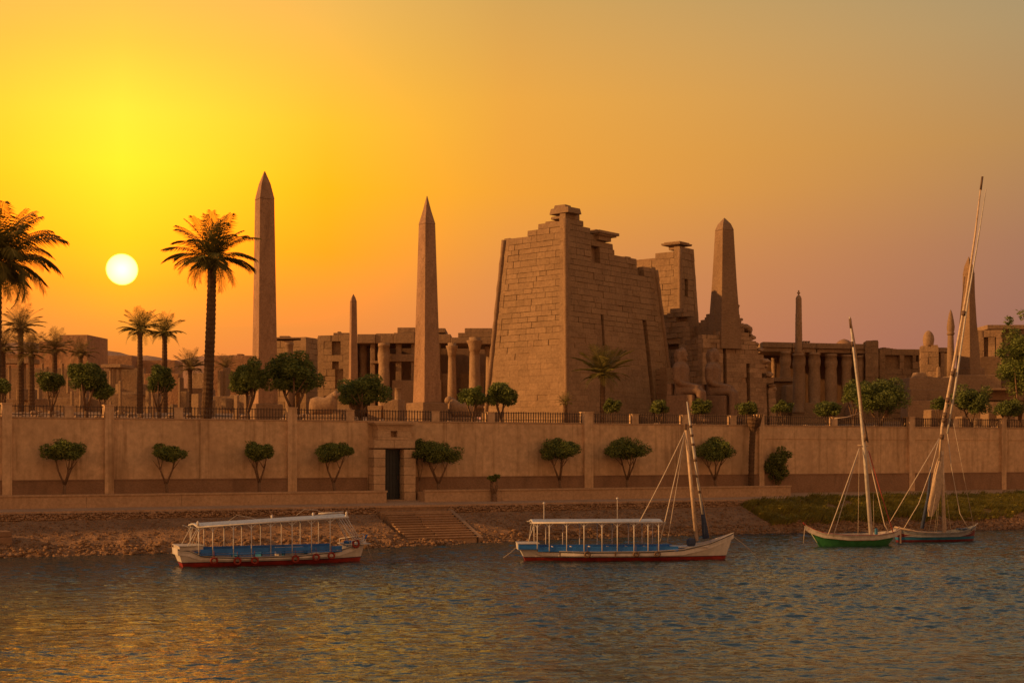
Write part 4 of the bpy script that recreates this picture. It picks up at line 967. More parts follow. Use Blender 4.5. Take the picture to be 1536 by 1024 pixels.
# ------------------------------------------------------------------ vegetation
def leaf_cloud(centers, rads, n, size, rs, flat=.0, squash=(1, 1, 1)):
    """n small rhombic leaves gathered round clump centres; returns verts, faces"""
    ci = rs.choice(len(centers), n, p=rads / rads.sum()); d = rs.normal(size=(n, 3)); d /= np.linalg.norm(d, axis=1, keepdims=True)
    rr = rads[ci] * rs.uniform(.35, 1.0, n) ** .5 * np.where(rs.uniform(0, 1, n) < .10, rs.uniform(1.0, 1.4, n), 1.0)
    pos = centers[ci] + d * rr[:, None] * np.array(squash)
    a = rs.normal(size=(n, 3)); a[:, 2] *= .6; a /= np.linalg.norm(a, axis=1, keepdims=True)
    b = np.cross(a, d + rs.normal(size=(n, 3)) * .6); b /= (np.linalg.norm(b, axis=1, keepdims=True) + 1e-9)
    l = (size * rs.uniform(.6, 1.4, n))[:, None]; w = l * .36
    v = np.stack([pos - a * l, pos + b * w, pos + a * l, pos - b * w], 1).reshape(-1, 3)
    return v, np.arange(4 * n).reshape(n, 4)
def crown_clumps(c, rx, ry, rz, rs, n=26, under=-.45):
    cs = []; rd = []
    while len(cs) < n:
        d = rs.normal(size=3); d /= np.linalg.norm(d); k = rs.uniform(.2, .86)
        if d[2] * k < under: continue
        q = rs.uniform(.26, .42); cs.append(np.array(c) + d * k * np.array((rx, ry, rz))); rd.append(q * (rx * ry * rz) ** (1 / 3))
    return np.array(cs), np.array(rd)
def round_tree(label, px, loc, py_c, rpx, rpy, n=2600, size=.15, mat='ficus', name='round_tree', cat='tree', trunk_r=.13, seed=0, group=None, forks=3, lean=0.0, clumps=26, under=-.45, extra=()):
    D = loc.y; k = D / F; rs = np.random.RandomState(seed + 100); r = random.Random(seed)
    t = thing(name, label, cat, tuple(loc), 0, group)
    c = Vector((PX(px, D), D, PZ(py_c, D))); rx, rz = rpx * k, rpy * k; ry = rx * .92
    cs, rd = crown_clumps(c, rx, ry, rz, rs, int(clumps * 1.7), under)
    sq = (1, 1, min(1, rz / rx * 1.15))
    v, f = leaf_cloud(cs, rd * (.92 if rz / rx > .75 else 1.05), int(n * 3.4), size * .74, rs, squash=sq)
    raw('crown', v, f, M[mat], t)
    # trunk with forks that run up into the crown
    mb = MB(); h = c.z - loc.z; fork = Vector((loc.x + lean * h * .4, loc.y, loc.z + max(.15, (h - rz) * .42)))
    mb.tube([(loc.x, loc.y, loc.z - .25), (loc.x + .03, loc.y, loc.z + .12), tuple(fork)], [trunk_r * 1.35, trunk_r, trunk_r * .88], 8)
    for i in range(forks):
        a = 6.283 * i / forks + r.uniform(-.9, .9) + .5; e = Vector((c.x + math.cos(a) * rx * .5, c.y + math.sin(a) * ry * .5, c.z - rz * .1))
        m1 = fork.lerp(e, .45) + Vector((math.cos(a) * .1, math.sin(a) * .1, r.uniform(-.05, .15)))
        mb.tube([tuple(fork - Vector((0, 0, .1))), tuple(m1), tuple(e)], [trunk_r * .72, trunk_r * .55, trunk_r * .25], 6)
        for j in range(2):
            e2 = m1.lerp(e, .3) + Vector((r.uniform(-.4, .4) * rx, r.uniform(-.4, .4) * ry, rz * .5)); mb.tube([tuple(m1), tuple(m1.lerp(e2, .5)), tuple(e2)], [trunk_r * .34, trunk_r * .24, trunk_r * .1], 5)
    mb.build('trunk', M['bark'], t, True)
    return t
def palm(label, px, D, py_c, rpx, z0, trunk_w, seed, n=46, mat='palm_leaf', lean=0.0, droop=1.0, group=None, name='palm_tree', pairs=30, up=1.0):
    k = D / F; rs = np.random.RandomState(seed); c = np.array((PX(px, D), D, PZ(py_c, D))); Rr = rpx * k * 1.18
    t = thing(name, label, 'palm', (c[0] - lean, D, z0), 0, group); V = []; Fc = []; nv = 0
    for i in range(n):
        az = i * 2.39996 + rs.uniform(-.2, .2); u = (i + .5) / n
        el = math.radians(86 - 100 * u ** .85 + rs.uniform(-9, 9)) * up; LL = Rr * rs.uniform(.86, 1.12) * (.78 + .3 * math.sin(math.pi * min(1, u + .2)))
        dh = np.array((math.cos(az), math.sin(az), 0)); p = c.copy(); pts = [p.copy()]; m = pairs; e = el
        for j in range(m):
            e -= (math.radians(62) * droop * (.28 + u * .85)) / m * (.45 + 1.3 * j / m)
            p = p + (dh * math.cos(e) + np.array((0, 0, math.sin(e)))) * LL / m; pts.append(p.copy())
        pts = np.array(pts); tg = np.gradient(pts, axis=0); tg /= np.linalg.norm(tg, axis=1, keepdims=True)
        side = np.cross(tg, (0, 0, 1.0)); side /= (np.linalg.norm(side, axis=1, keepdims=True) + 1e-9); upv = np.cross(side, tg)
        # midrib as a thin three sided strip
        w = np.linspace(.035, .008, m + 1)[:, None] * Rr * .35
        rib = np.concatenate([pts + side * w, pts - side * w, pts + upv * w]); V.append(rib); M1 = m + 1
        for j in range(m):
            for a_, b_ in ((0, 1), (1, 2), (2, 0)): Fc.append((nv + a_ * M1 + j, nv + a_ * M1 + j + 1, nv + b_ * M1 + j + 1, nv + b_ * M1 + j))
        nv += len(rib)
        for s in (-1, 1):
            js = np.arange(int(m * .14), m + 1); x = js / m; ln = LL * (.11 + .22 * np.sin(np.pi * np.clip(x * .9 + .1, 0, 1))) * rs.uniform(.8, 1.15, len(js))
            dirv = side[js] * s * .75 + tg[js] * (.55 + .35 * x)[:, None] + upv[js] * .22 + np.array((0, 0, -.28 * droop)); dirv /= np.linalg.norm(dirv, axis=1, keepdims=True)
            wid = tg[js] * (LL * .0084); b0 = pts[js]; mid = b0 + dirv * (ln * .5)[:, None]; tip = b0 + dirv * ln[:, None] + np.array((0, 0, -.16 * droop)) * ln[:, None]
            q = np.stack([b0 - wid * .6, b0 + wid * .6, mid + wid, tip, mid - wid], 1).reshape(-1, 3); V.append(q)
            for j in range(len(js)): Fc.append(tuple(nv + 5 * j + a for a in range(5)))
            nv += len(q)
    raw('crown', np.concatenate(V), Fc, M[mat], t)
    mb = MB(); r = trunk_w / 2 * k; path = []; rad = []; h = c[2] - z0; nn = int(max(10, h / .16)); rr = random.Random(seed)
    for i in range(nn + 1):
        f = i / nn; path.append((c[0] - lean * (1 - f) ** 1.6, D, z0 - .3 + (h + .25) * f)); rad.append(r * (1.18 - .3 * f + .55 * max(0, .05 - f) * 10 * .3 + (.38 * sstep(.93, .985, f))) * (1.07 if i % 2 else .95) * rr.uniform(.97, 1.03))
    mb.tube(path, rad, 10); mb.build('trunk', M['palm_bark'], t)
    return t

# umbrella shaped trees along the foot of the wall
WALLT = [(96, 677, 35, 16, 'leftmost umbrella shaped tree before the tan wall'), (250, 680, 30, 14, 'small sparse umbrella tree with open V fork, second from the left before the wall'),
         (388, 678, 27, 14, 'small umbrella tree left of the pilaster nearest the gate'), (501, 679, 32, 15, 'umbrella tree with forked trunk just left of the stone gate'),
         (657, 681, 38, 17, 'umbrella tree with wide crown just right of the stone gate'), (840, 676, 31, 15, 'umbrella tree with single stem between gate and canopied felucca mast'),
         (940, 674, 37, 16, 'wide umbrella tree directly behind the white felucca canopy'), (1073, 676, 33, 17, 'dense umbrella tree right of the white felucca mast')]
for i, (px, py, rx, ry, lb) in enumerate(WALLT):
    s = S_of(px, -2.6); p = ST(s, -2.6, 3.22)
    round_tree(lb, px, p, py + 2, rx * .97, ry * 1.32, 3000 if i != 1 else 2000, .125, 'ficus', 'umbrella_tree', 'tree', .11, 10 + i, 'umbrella trees along the wall', 3 if i not in (1, 3) else 2, .03 * (-1) ** i, 26 if i != 1 else 15, -.25)
p = ST_px(629, -2.9, 3.22); round_tree('dark bush pressed against the right side of the stone gate', 628, p, 676, 15, 19, 1500, .13, 'ficus_dark', 'bush', 'bush', .05, 31)
p = ST_px(741, -1.3, 2.5); round_tree('tiny topiary with thick bare trunk standing by the path right of the gate', 741, p, 717, 9.5, 7, 520, .1, 'ficus', 'topiary', 'tree', .19, 32, None, 2, 0, 9)
# cut palm stump by the wall
s = S_of(1127, -3.2); p = ST(s, -3.2, 3.2); t = thing('palm_stump', 'tall bare palm stump with flared top against the wall right of the white felucca', 'palm stump', tuple(p))
zt = PZ(626, p.y); h = zt - p.z; mb = MB(); n = 40
mb.tube([(p.x + .25 * (i / n) ** 3, p.y, p.z - .2 + (h + .2) * i / n) for i in range(n + 1)], [(.24 + .34 * sstep(.78, .98, i / n)) * (1.06 if i % 2 else .95) for i in range(n + 1)], 11); mb.build('trunk', M['palm_bark'], t)
mb = MB()
for i in range(14):
    a = i * .45; mb.tube([(p.x + .3 + .35 * math.cos(a), p.y + .35 * math.sin(a), zt - .7), (p.x + .3 + .6 * math.cos(a), p.y + .6 * math.sin(a), zt + .25)], [.09, .05], 5)
mb.build('leaf_base', M['palm_bark'], t)
# climbing plant and bank shrubs
p = ST_px(1166, -3.3, 2.7); round_tree('tall scruffy creeper climbing the wall right of the palm stump', 1166, p, 702, 19, 27, 1700, .14, 'shrub', 'climbing_bush', 'bush', .04, 33, None, 4, 0, 24, -.9)
vv, ff = leaf_cloud(np.array([P(1172, 676, p.y), P(1171, 684, p.y), P(1182, 681, p.y), P(1168, 692, p.y)]), np.array([.42, .5, .32, .7]), 600, .14, np.random.RandomState(8)); raw('top_sprays', vv, ff, M['shrub'], bpy.data.objects['climbing_bush'])
p = ST_px(1156, 1.2, bank_z(S_of(1156, 1.2), 1.2)); round_tree('dark bush on the bank just left of the grassy slope', 1156, p, 765, 12, 13, 800, .12, 'ficus_dark', 'bush', 'bush', .05, 34, None, 3, 0, 14, -.9)
p = ST_px(1528, 1.0, 2.2); round_tree('low bush on the grassy bank at the far right edge', 1532, p, 744, 22, 8, 700, .12, 'ficus', 'bush', 'bush', .04, 35, None, 3, 0, 12, -.9)

# round trees on the terrace just behind the fence
def terr(px, t=-5.2): s = S_of(px, t); return ST(s, t, 8.15)
TERR = [(372, 567, 31, 31, 3600, 'ficus', 'left of the paired round trees below the tallest obelisk', 'round_tree', .16), (441, 563, 46, 35, 5200, 'ficus', 'right of the paired round trees below the tallest obelisk, with the wider crown', 'round_tree', .17),
        (541, 588, 45, 27, 4600, 'ficus', 'round tree with low V trunk left of the slender obelisk', 'round_tree', .17), (709, 594, 22, 18, 2000, 'ficus', 'smaller round tree touching its neighbour before the large pylon, left one', 'round_tree', .13),
        (752, 592, 25, 23, 2600, 'ficus', 'round tree before the left foot of the large pylon', 'round_tree', .13), (129, 566, 29, 28, 3000, 'ficus_dark', 'dark round tree with brown trunk left of the twin palms', 'round_tree', .16),
        (154, 588, 17, 15, 1300, 'ficus', 'small round bush close to the fence left of the twin palms', 'bush', .08), (238, 570, 25, 25, 2400, 'ficus_dark', 'round tree with thin forked trunk under the twin palms', 'round_tree', .12),
        (76, 575, 24, 18, 1500, 'ficus_dark', 'low spreading tree at the far left behind the fence', 'round_tree', .12), (2, 580, 14, 14, 900, 'ficus', 'small bush cut by the left edge above the wall', 'bush', .08),
        (920, 610, 14, 13, 900, 'shrub', 'small round bush beside the palm in front of the large pylon', 'bush', .06), (990, 611, 16, 13, 950, 'shrub', 'small round bush left of the seated colossi', 'bush', .06),
        (1053, 611, 17, 13, 950, 'shrub', 'small round bush below the two seated colossi', 'bush', .06), (1121, 614, 17, 12, 950, 'shrub', 'small round bush above the palm stump', 'bush', .06),
        (1174, 612, 17, 11, 950, 'shrub', 'small round bush between collapsed mass and tall ringed column', 'bush', .06), (1243, 615, 29, 13, 1700, 'ficus_dark', 'long low hedge like bush under the right colonnade', 'bush', .09),
        (1320, 596, 47, 32, 5200, 'ficus_dark', 'large dark round tree right of the green felucca mast', 'round_tree', .18), (1280, 590, 20, 20, 1300, 'ficus', 'lighter tree half hidden behind the green felucca mast', 'round_tree', .1),
        (1458, 602, 31, 26, 3200, 'ficus_dark', 'dark round tree right of the leaning felucca spars', 'round_tree', .14), (1409, 606, 13, 12, 700, 'ficus_dark', 'small dark bush left of the leaning felucca spars', 'bush', .06),
        (1512, 613, 25, 17, 1700, 'ficus_dark', 'spreading dark bush near the right edge below the ruined building', 'bush', .1)]
for i, (px, py, rx, ry, n, mt, lb, nm, tr) in enumerate(TERR):
    p = terr(px, -5.2 - (1.6 if nm == 'bush' and px > 880 else 0) - (3.0 if px in (1280, 76) else 0) - .05 * (i % 4))
    round_tree(lb, px, p, py, rx, ry, n, .15, mt, nm, 'tree' if nm == 'round_tree' else 'bush', tr, 50 + i, None, 3, .02 * ((i % 3) - 1), 26)
# tall loose tree at the right edge
p = terr(1530, -7); t = round_tree('tall loose leafy tree at the right edge, cut by the frame', 1527, p, 545, 31, 62, 3600, .17, 'ficus', 'leafy_tree', 'tree', .18, 90, None, 4, 0, 34, -.75)
rs = np.random.RandomState(6); D = p.y
for (px, py, r_) in ((1500, 530, .5), (1513, 481, .45), (1534, 472, .55), (1521, 502, .7), (1502, 562, .5)):
    v, f = leaf_cloud(np.array([P(px, py, D)]), np.array([r_]), 110, .16, rs); raw('leafy_twig', v, f, M['ficus'], t)

# palms
palm('tall date palm with ringed trunk left of the tallest obelisk', 318, 100.5, 390, 61, 8.15, 14, 1, 46, lean=.45, droop=1.3, pairs=36)
palm('big drooping date palm cut by the left edge', -6, 96, 398, 84, 8.15, 18, 2, 60, droop=1.7, lean=.2, pairs=38)
palm('left of the twin slim palms near the sun', 210, 140, 496, 30, GZ(210, 140), 8, 3, 36, pairs=22)
palm('right of the twin slim palms near the sun', 247, 144, 500, 28, GZ(247, 144), 8, 4, 34, pairs=22)
palm('highest of the cluster of hazy palms at the far left', 31, 140, 493, 31, GZ(31, 140), 9, 5, 36, 'palm_far', pairs=22)
palm('hazy palm cut by the left edge under the drooping palm', 4, 146, 523, 30, GZ(4, 146), 9, 6, 34, 'palm_far', pairs=22)
palm('short dark palm in the middle of the hazy cluster at left', 47, 138, 531, 30, GZ(47, 138), 9, 7, 34, 'palm_far', pairs=22)
palm('right hand palm of the hazy cluster, before the flat topped mud brick ruin', 82, 150, 524, 27, GZ(82, 150), 8, 8, 34, 'palm_far', pairs=22)
palm('small faded palm right of the hazy cluster before the mud brick ruin', 121, 190, 531, 24, GZ(121, 190), 7, 9, 32, 'palm_far', pairs=20)
palm('small grey green palm between the twin palms and the tall palm', 285, 158, 552, 26, GZ(285, 158), 7, 10, 34, 'palm_far', pairs=20, droop=.8)
palm('faint small palm between tall palm and tallest obelisk', 338, 185, 551, 18, GZ(338, 185), 5, 11, 28, 'palm_far', pairs=18, droop=.8)
palm('spreading palm in front of the large pylon', 904, 126, 561, 40, ground_z(PX(904, 126), 126), 8, 12, 40, 'palm_leaf', pairs=26, droop=.75)
palm('little stubby palm at the foot of the large pylon corner', 848, 121, 604, 14, ground_z(PX(848, 121), 121), 7, 13, 26, 'palm_leaf', pairs=16, droop=.7)

# grass on the right part of the bank
def grass():
    rs = np.random.RandomState(3); V = []; n = 30000; cnt = 0; Fc = []
    for i in range(n):
        s = rs.uniform(GRASS0 + 1.0, 108); ts = shore_t(s); k = rs.uniform(.02, .80) ** .9
        lim = .93 - .30 * sstep(66, 84, s)
        edge = lim + .12 * fbm((s * .4, 7, 0), 3)
        if k > edge: continue
        if fbm((s * .55, k * ts * .6, 9), 3) < -.5: continue
        t = k * ts; b = ST(s, t, bank_z(s, t) - .02); h = rs.uniform(.3, .75) * (1.15 if fbm((s * .3, t * .3, 2), 2) > 0 else .75)
        d = Vector((NV.x, NV.y, 0)) * rs.uniform(.4, 1.1) + Vector((U.x, U.y, 0)) * rs.uniform(.1, .9); w = Vector((U.x, U.y, 0)) * rs.uniform(.02, .045)
        m = b + Vector((0, 0, h * .62)) + d * h * .35; e = b + Vector((0, 0, h * .55)) + d * h * .95
        V += [tuple(b - w), tuple(b + w), tuple(m + w * .8), tuple(e), tuple(m - w * .8)]; Fc.append(tuple(range(cnt, cnt + 5))); cnt += 5
    setk(raw('bank_grass', V, Fc, M['grass']), 'stuff')
grass()

# ------------------------------------------------------------------ boats
class Boat:
    def __init__(self, name, label, cat, px, yw, yaw, group=None):
        self.D = HC * F / (yw - HY); self.x = PX(px, self.D); self.yaw = yaw
        self.root = thing(name, label, cat, (self.x, self.D, 0), yaw, group)
    def l(self, px, py=None, v=0.0):
        """local x (and z) of a photo position on the lengthwise plane at lateral offset v"""
        k = (px - 768) / F; c, s = math.cos(self.yaw), math.sin(self.yaw); x0 = self.x - s * v; y0 = self.D + c * v
        u = (k * y0 - x0) / (c - k * s)
        return u if py is None else Vector((u, v, PZ(py, y0 + s * u)))
    def add(self, mb, name, mats, parent=None, smooth=False, bevel=0.0):
        return mb.build(name, mats, parent or self.root, smooth, False, bevel)
    def rope(self, pts, r=.022, mat='rope', sag=0.0, name='rope'):
        mb = MB(); 
        if len(pts) == 2 and sag:
            a, b = Vector(pts[0]), Vector(pts[1]); pts = [a.lerp(b, i / 10) - Vector((0, 0, sag * 4 * (i / 10) * (1 - i / 10))) for i in range(11)]
        mb.tube(pts, r, 6); return self.add(mb, name, M[mat], None, True)
def hull(boat, x0, x1, beam, sheer, rows, mats, keel=-.45, n=30, full=(.6, .55), bot=.92, deck=.42, deckmat='blue', transom=0.0, flare=.5):
    """sheer: table u->z of the rail; rows: list of heights (numbers, or ('s', offset below the rail)); mats: one per strip between rows"""
    L = x1 - x0; xm = (x0 + x1) / 2; ring = []
    def bw(u):
        a = max(transom, math.sin(math.pi * min(.5, max(0, u) * .5 / full[0]))) if u < full[0] else 1.0
        e = math.cos(math.pi / 2 * max(0, (u - full[1]) / (1 - full[1]))) if u > full[1] else 1.0
        return beam / 2 * min(a, 1) ** .8 * max(e, 0) ** .75
    us = [i / n for i in range(n + 1)]
    V = []; nr = len(rows) + 3
    for u in us:
        zs = interp(sheer, u); zk = keel * (1 - abs(2 * u - 1) ** 4); b = max(bw(u), .02); pts = []
        for q in rows:
            z = zk if q == 'k' else zs - q[1] if isinstance(q, tuple) else min(q, zs - .05)
            t = max(0, (z - keel) / (zs - keel)); y = b * (0.02 if q == 'k' else min(1, t ** flare)); pts.append((xm + (u - .5) * L * (bot + (1 - bot) * t), y, z))
        x, y, z = pts[-1]; yi = max(.008, y - .07)
        pts += [(x, yi, z + .004), (x * .995 + xm * .005, yi, max(z - .35, deck)), (x * .995 + xm * .005, .0, max(z - .35, deck) + .02)]
        V += [(a, -c_, d) for a, c_, d in pts] + [(a, c_, d) for a, c_, d in pts]
    mb = MB(); Fc = []; mi = []
    for i in range(n):
        for side in (0, 1):
            o0 = i * 2 * nr + side * nr; o1 = o0 + 2 * nr
            for j in range(nr - 1): Fc.append((o0 + j, o1 + j, o1 + j + 1, o0 + j + 1)); mi.append(mats[j] if j < len(mats) else mats[-1] if j < nr - 2 else len(boat.hm) - 1)
    for e in (0, n):
        o = e * 2 * nr
        for j in range(nr - 1): Fc.append((o + j, o + j + 1, o + nr + j + 1, o + nr + j)); mi.append(mats[j] if j < len(mats) else mats[-1])
    mb.v = V; mb.f = Fc; mb.m = mi
    return boat.add(mb, 'hull', [M[k] for k in boat.hm])
def canopy(boat, xa, xb, w, z, posts, zfoot, brackets=True, far=True, tilt=0.0):
    zt_ = lambda x: z + tilt * (x - xa) / (xb - xa)
    rt = []; n = 8; V = []; 
    mb = MB()
    for i in range(n + 1):
        y = -w / 2 + w * i / n; cz = z + .10 * (1 - (2 * i / n - 1) ** 2); V += [(xa, y, cz), (xb, y, cz + tilt), (xa, y, cz + .05), (xb, y, cz + tilt + .05)]
    for i in range(n):
        o = 4 * i; mb.f += [(o, o + 1, o + 5, o + 4), (o + 2, o + 6, o + 7, o + 3)]; mb.m += [0, 0]
        mb.f += [(o, o + 4, o + 6, o + 2), (o + 1, o + 3, o + 7, o + 5)]; mb.m += [0, 0]
    mb.f += [(0, 2, 3, 1), (4 * n, 4 * n + 1, 4 * n + 3, 4 * n + 2)]; mb.m += [0, 0]; mb.v = V
    roof = boat.add(mb, 'canopy_roof', M['roof'])
    mb = MB()
    for y in (-w / 2, w / 2): mb.tube([(xa - .05, y, z - .01), (xb + .05, y, z + tilt)], .045, 8)
    for x in (xa, xb): mb.tube([(x, -w / 2, zt_(x)), (x, 0, zt_(x) + .11), (x, w / 2, zt_(x))], .04, 8)
    m_ = int((xb - xa) / .5)
    for i in range(1, m_): x = xa + (xb - xa) * i / m_; mb.tube([(x, -w / 2, zt_(x) - .02), (x, 0, zt_(x) + .075), (x, w / 2, zt_(x) - .02)], .018, 6)
    boat.add(mb, 'roof_rail', M['white'], roof, True)
    for side in ((-1, 1) if far else (-1,)):
        for x in posts:
            mb = MB(); y = side * (w / 2 - .02); mb.tube([(x, y * 1.03, zfoot(x)), (x, y, zt_(x) - .02)], .028, 8)
            if brackets:
                for d in (-1, 1):
                    q = [(x + d * .42 * (1 - math.cos(a)), y, zt_(x) - .36 + .34 * math.sin(a)) for a in np.linspace(0, math.pi / 2, 7)]; mb.tube(q, .02, 6)
            boat.add(mb, 'canopy_post', M['white'], None, True)
    return roof
def fender(boat, x, y, z, r=.20, sq=1.0, mat='rust'):
    mb = MB(); mb.torus((x, y, z), r, .06, (0, 1, 0), 16, 8, 0, sq); mb.tube([(x, y, z + r), (x, y + .06, z + r + .35)], .012, 5); boat.add(mb, 'tyre_fender', M[mat], None, True)

# --- motor launch
b1 = Boat('motor_launch', 'white motor launch with long grey canopy and tyre fenders, moored left of the steps', 'boat', 404, 845, R(24))
b1.hm = ['red', 'navy', 'white', 'blue']
def launch():
    b = b1; x0, x1 = b.l(262), b.l(549); L = x1 - x0
    sheer = [(0, 1.0), (.06, .92), (.12, .60), (.3, .50), (.6, .52), (.8, .66), (.92, .95), (1, 1.25)]
    hull(b, x0, x1, 2.7, sheer, ['k', -.15, .02, .22, .26, .36, ('s', .09), ('s', .05), ('s', 0)], [0, 0, 0, 1, 2, 2, 1, 2], -.5, 36, (.34, .62), .90, .36, 'blue', .55)
    w = 2.25; xa, xb = b.l(290), b.l(513); zr = 2.28
    posts = [b.l(q, None, -1.1) for q in (298, 319, 350, 377, 406, 438, 467, 495)]
    canopy(b, xa, xb, w, 2.14, posts, lambda x: interp(sheer, (x - x0) / L) - .02, tilt=.36); zr = 2.5
    # stern well: small white cuddy with windscreen frame, overhanging transom
    mb = MB(); mb.box((x0 + .72, 0, 1.0), (1.25, 1.7, .22)); mb.box((x0 + .72, 0, 1.13), (1.4, 1.85, .05)); b.add(mb, 'stern_cuddy', M['offwhite'], None, False, .03)
    for dx, y in ((.5, -.8), (.7, -.8), (.95, -.8), (.5, .8), (.95, .8)): b.rope([(x0 + dx, y, 1.1), (xa + .02 + dx * .15, y * 1.1, 2.16)], .016, 'white', name='stern_stay')
    # benches and engine box
    for y in (-.95, .95):
        mb = MB(); mb.box(((xa + xb) / 2 - .1, y, .66), (xb - xa - .5, .42, .06)); mb.box(((xa + xb) / 2 - .1, y * 1.17, .84), (xb - xa - .5, .05, .22))
        b.add(mb, 'bench', M['blue'], None, False, .01)
    mb = MB(); mb.box(((xa + xb) / 2 + 1.2, 0, .62), (1.6, .8, .5)); b.add(mb, 'engine_box', M['offwhite'], None, False, .03)
    for i in range(5):
        mb = MB(); mb.box((xa + 1.0 + i * 1.25, 0, .56), (.08, 1.7, .4)); b.add(mb, 'bench_back', M['teal'], None, False, .01)
    mb = MB(); mb.box((xb + .7, 0, .98), (1.5, 1.5, .06)); b.add(mb, 'bow_deck', M['offwhite'], None, False, .02)
    mb = MB(); mb.box((xb + .35, -.2, 1.08), (.5, .5, .14)); b.add(mb, 'folded_tarpaulin', M['blue'], None, False, .05)
    # slanted boarding ladders and bow frame at the front of the canopy
    for y in (-.85, -.3, .35, .9):
        mb = MB(); mb.tube([(xb - .02, y, zr + .02), (xb + .95, y * .8, 1.02)], .03, 6); b.add(mb, 'bow_stay', M['white'], None, True)
    mb = MB()
    for y in (-.62, -.3): mb.tube([(xb - .5, y, zr), (xb + .3, y, .98)], .024, 6)
    for i in range(1, 6): f = i / 6; mb.tube([(xb - .5 + .8 * f, -.62, zr - (zr - .98) * f), (xb - .5 + .8 * f, -.3, zr - (zr - .98) * f)], .018, 6)
    b.add(mb, 'ladder', M['white'], None, True)
    for side in (-1, 1):
        mb = MB(); mb.tube([(xb + .2, side * 1.12, 1.2), (xb + 1.0, side * .72, 1.34), (x1 - .15, side * .08, 1.5)], .022, 6)
        for x, y, z in ((xb + .2, 1.12, 1.2), (xb + 1.0, .72, 1.34)): mb.tube([(x, side * y, z), (x, side * y, .85)], .018, 6)
        b.add(mb, 'bow_rail', M['white'], None, True)
    # clutter on the roof
    b.rope([(xa + 1.9, .2, 2.34), (xa + 2.4, .3, 2.66), (xa + 3.0, .2, 2.56), (xa + 3.6, .1, 2.4)], .012, 'rope', name='roof_rope')
    b.rope([(xb - 2.6, 0, zr + .12), (xb - 2.1, .2, zr + .42), (xb - 1.4, .2, zr + .38), (xb - .8, .1, zr + .12)], .012, 'rope', name='roof_rope')
    for x, y in ((xa + .02, -1.1), (xb - .05, -1.0), (xb - 1.6, .2), (xb - 3.9, .3)):
        mb = MB(); mb.lathe((x, y, 2.16 + .36 * (x - xa) / (xb - xa)), [(.03, 0), (.09, .05), (.05, .16), (.08, .22), (.02, .3)], 8); b.add(mb, 'lamp', M['white'], None, True)
    mb = MB(); mb.tube([(xb - 1.5, -.5, zr + .2), (xb - .1, -.6, zr + .26)], .05, 8); b.add(mb, 'roof_roll', M['offwhite'], None, True)
    for q, sq in ((321, .8), (356, 1), (382, .9), (443, 1), (474, .95), (497, .95)):
        x = b.l(q, None, -1.36); fender(b, x, -1.40 + .25 * max(0, (x - x0) / L - .72) ** 1 * 4 * .3, interp(sheer, (x - x0) / L) - .20, .165, sq)
    x = b.l(532, None, -.5); fender(b, x, -.74, 1.02, .17, 1.2)
    # bow post and mooring line
    mb = MB(); mb.tube([(x1 - .06, 0, 1.2), (x1 + .05, 0, 1.45)], .05, 8); b.add(mb, 'bow_post', M['blue'], None, True)
    b.rope([(x1 - .05, 0, 1.2), (x1 + .4, .1, -.1)], .014)
launch()

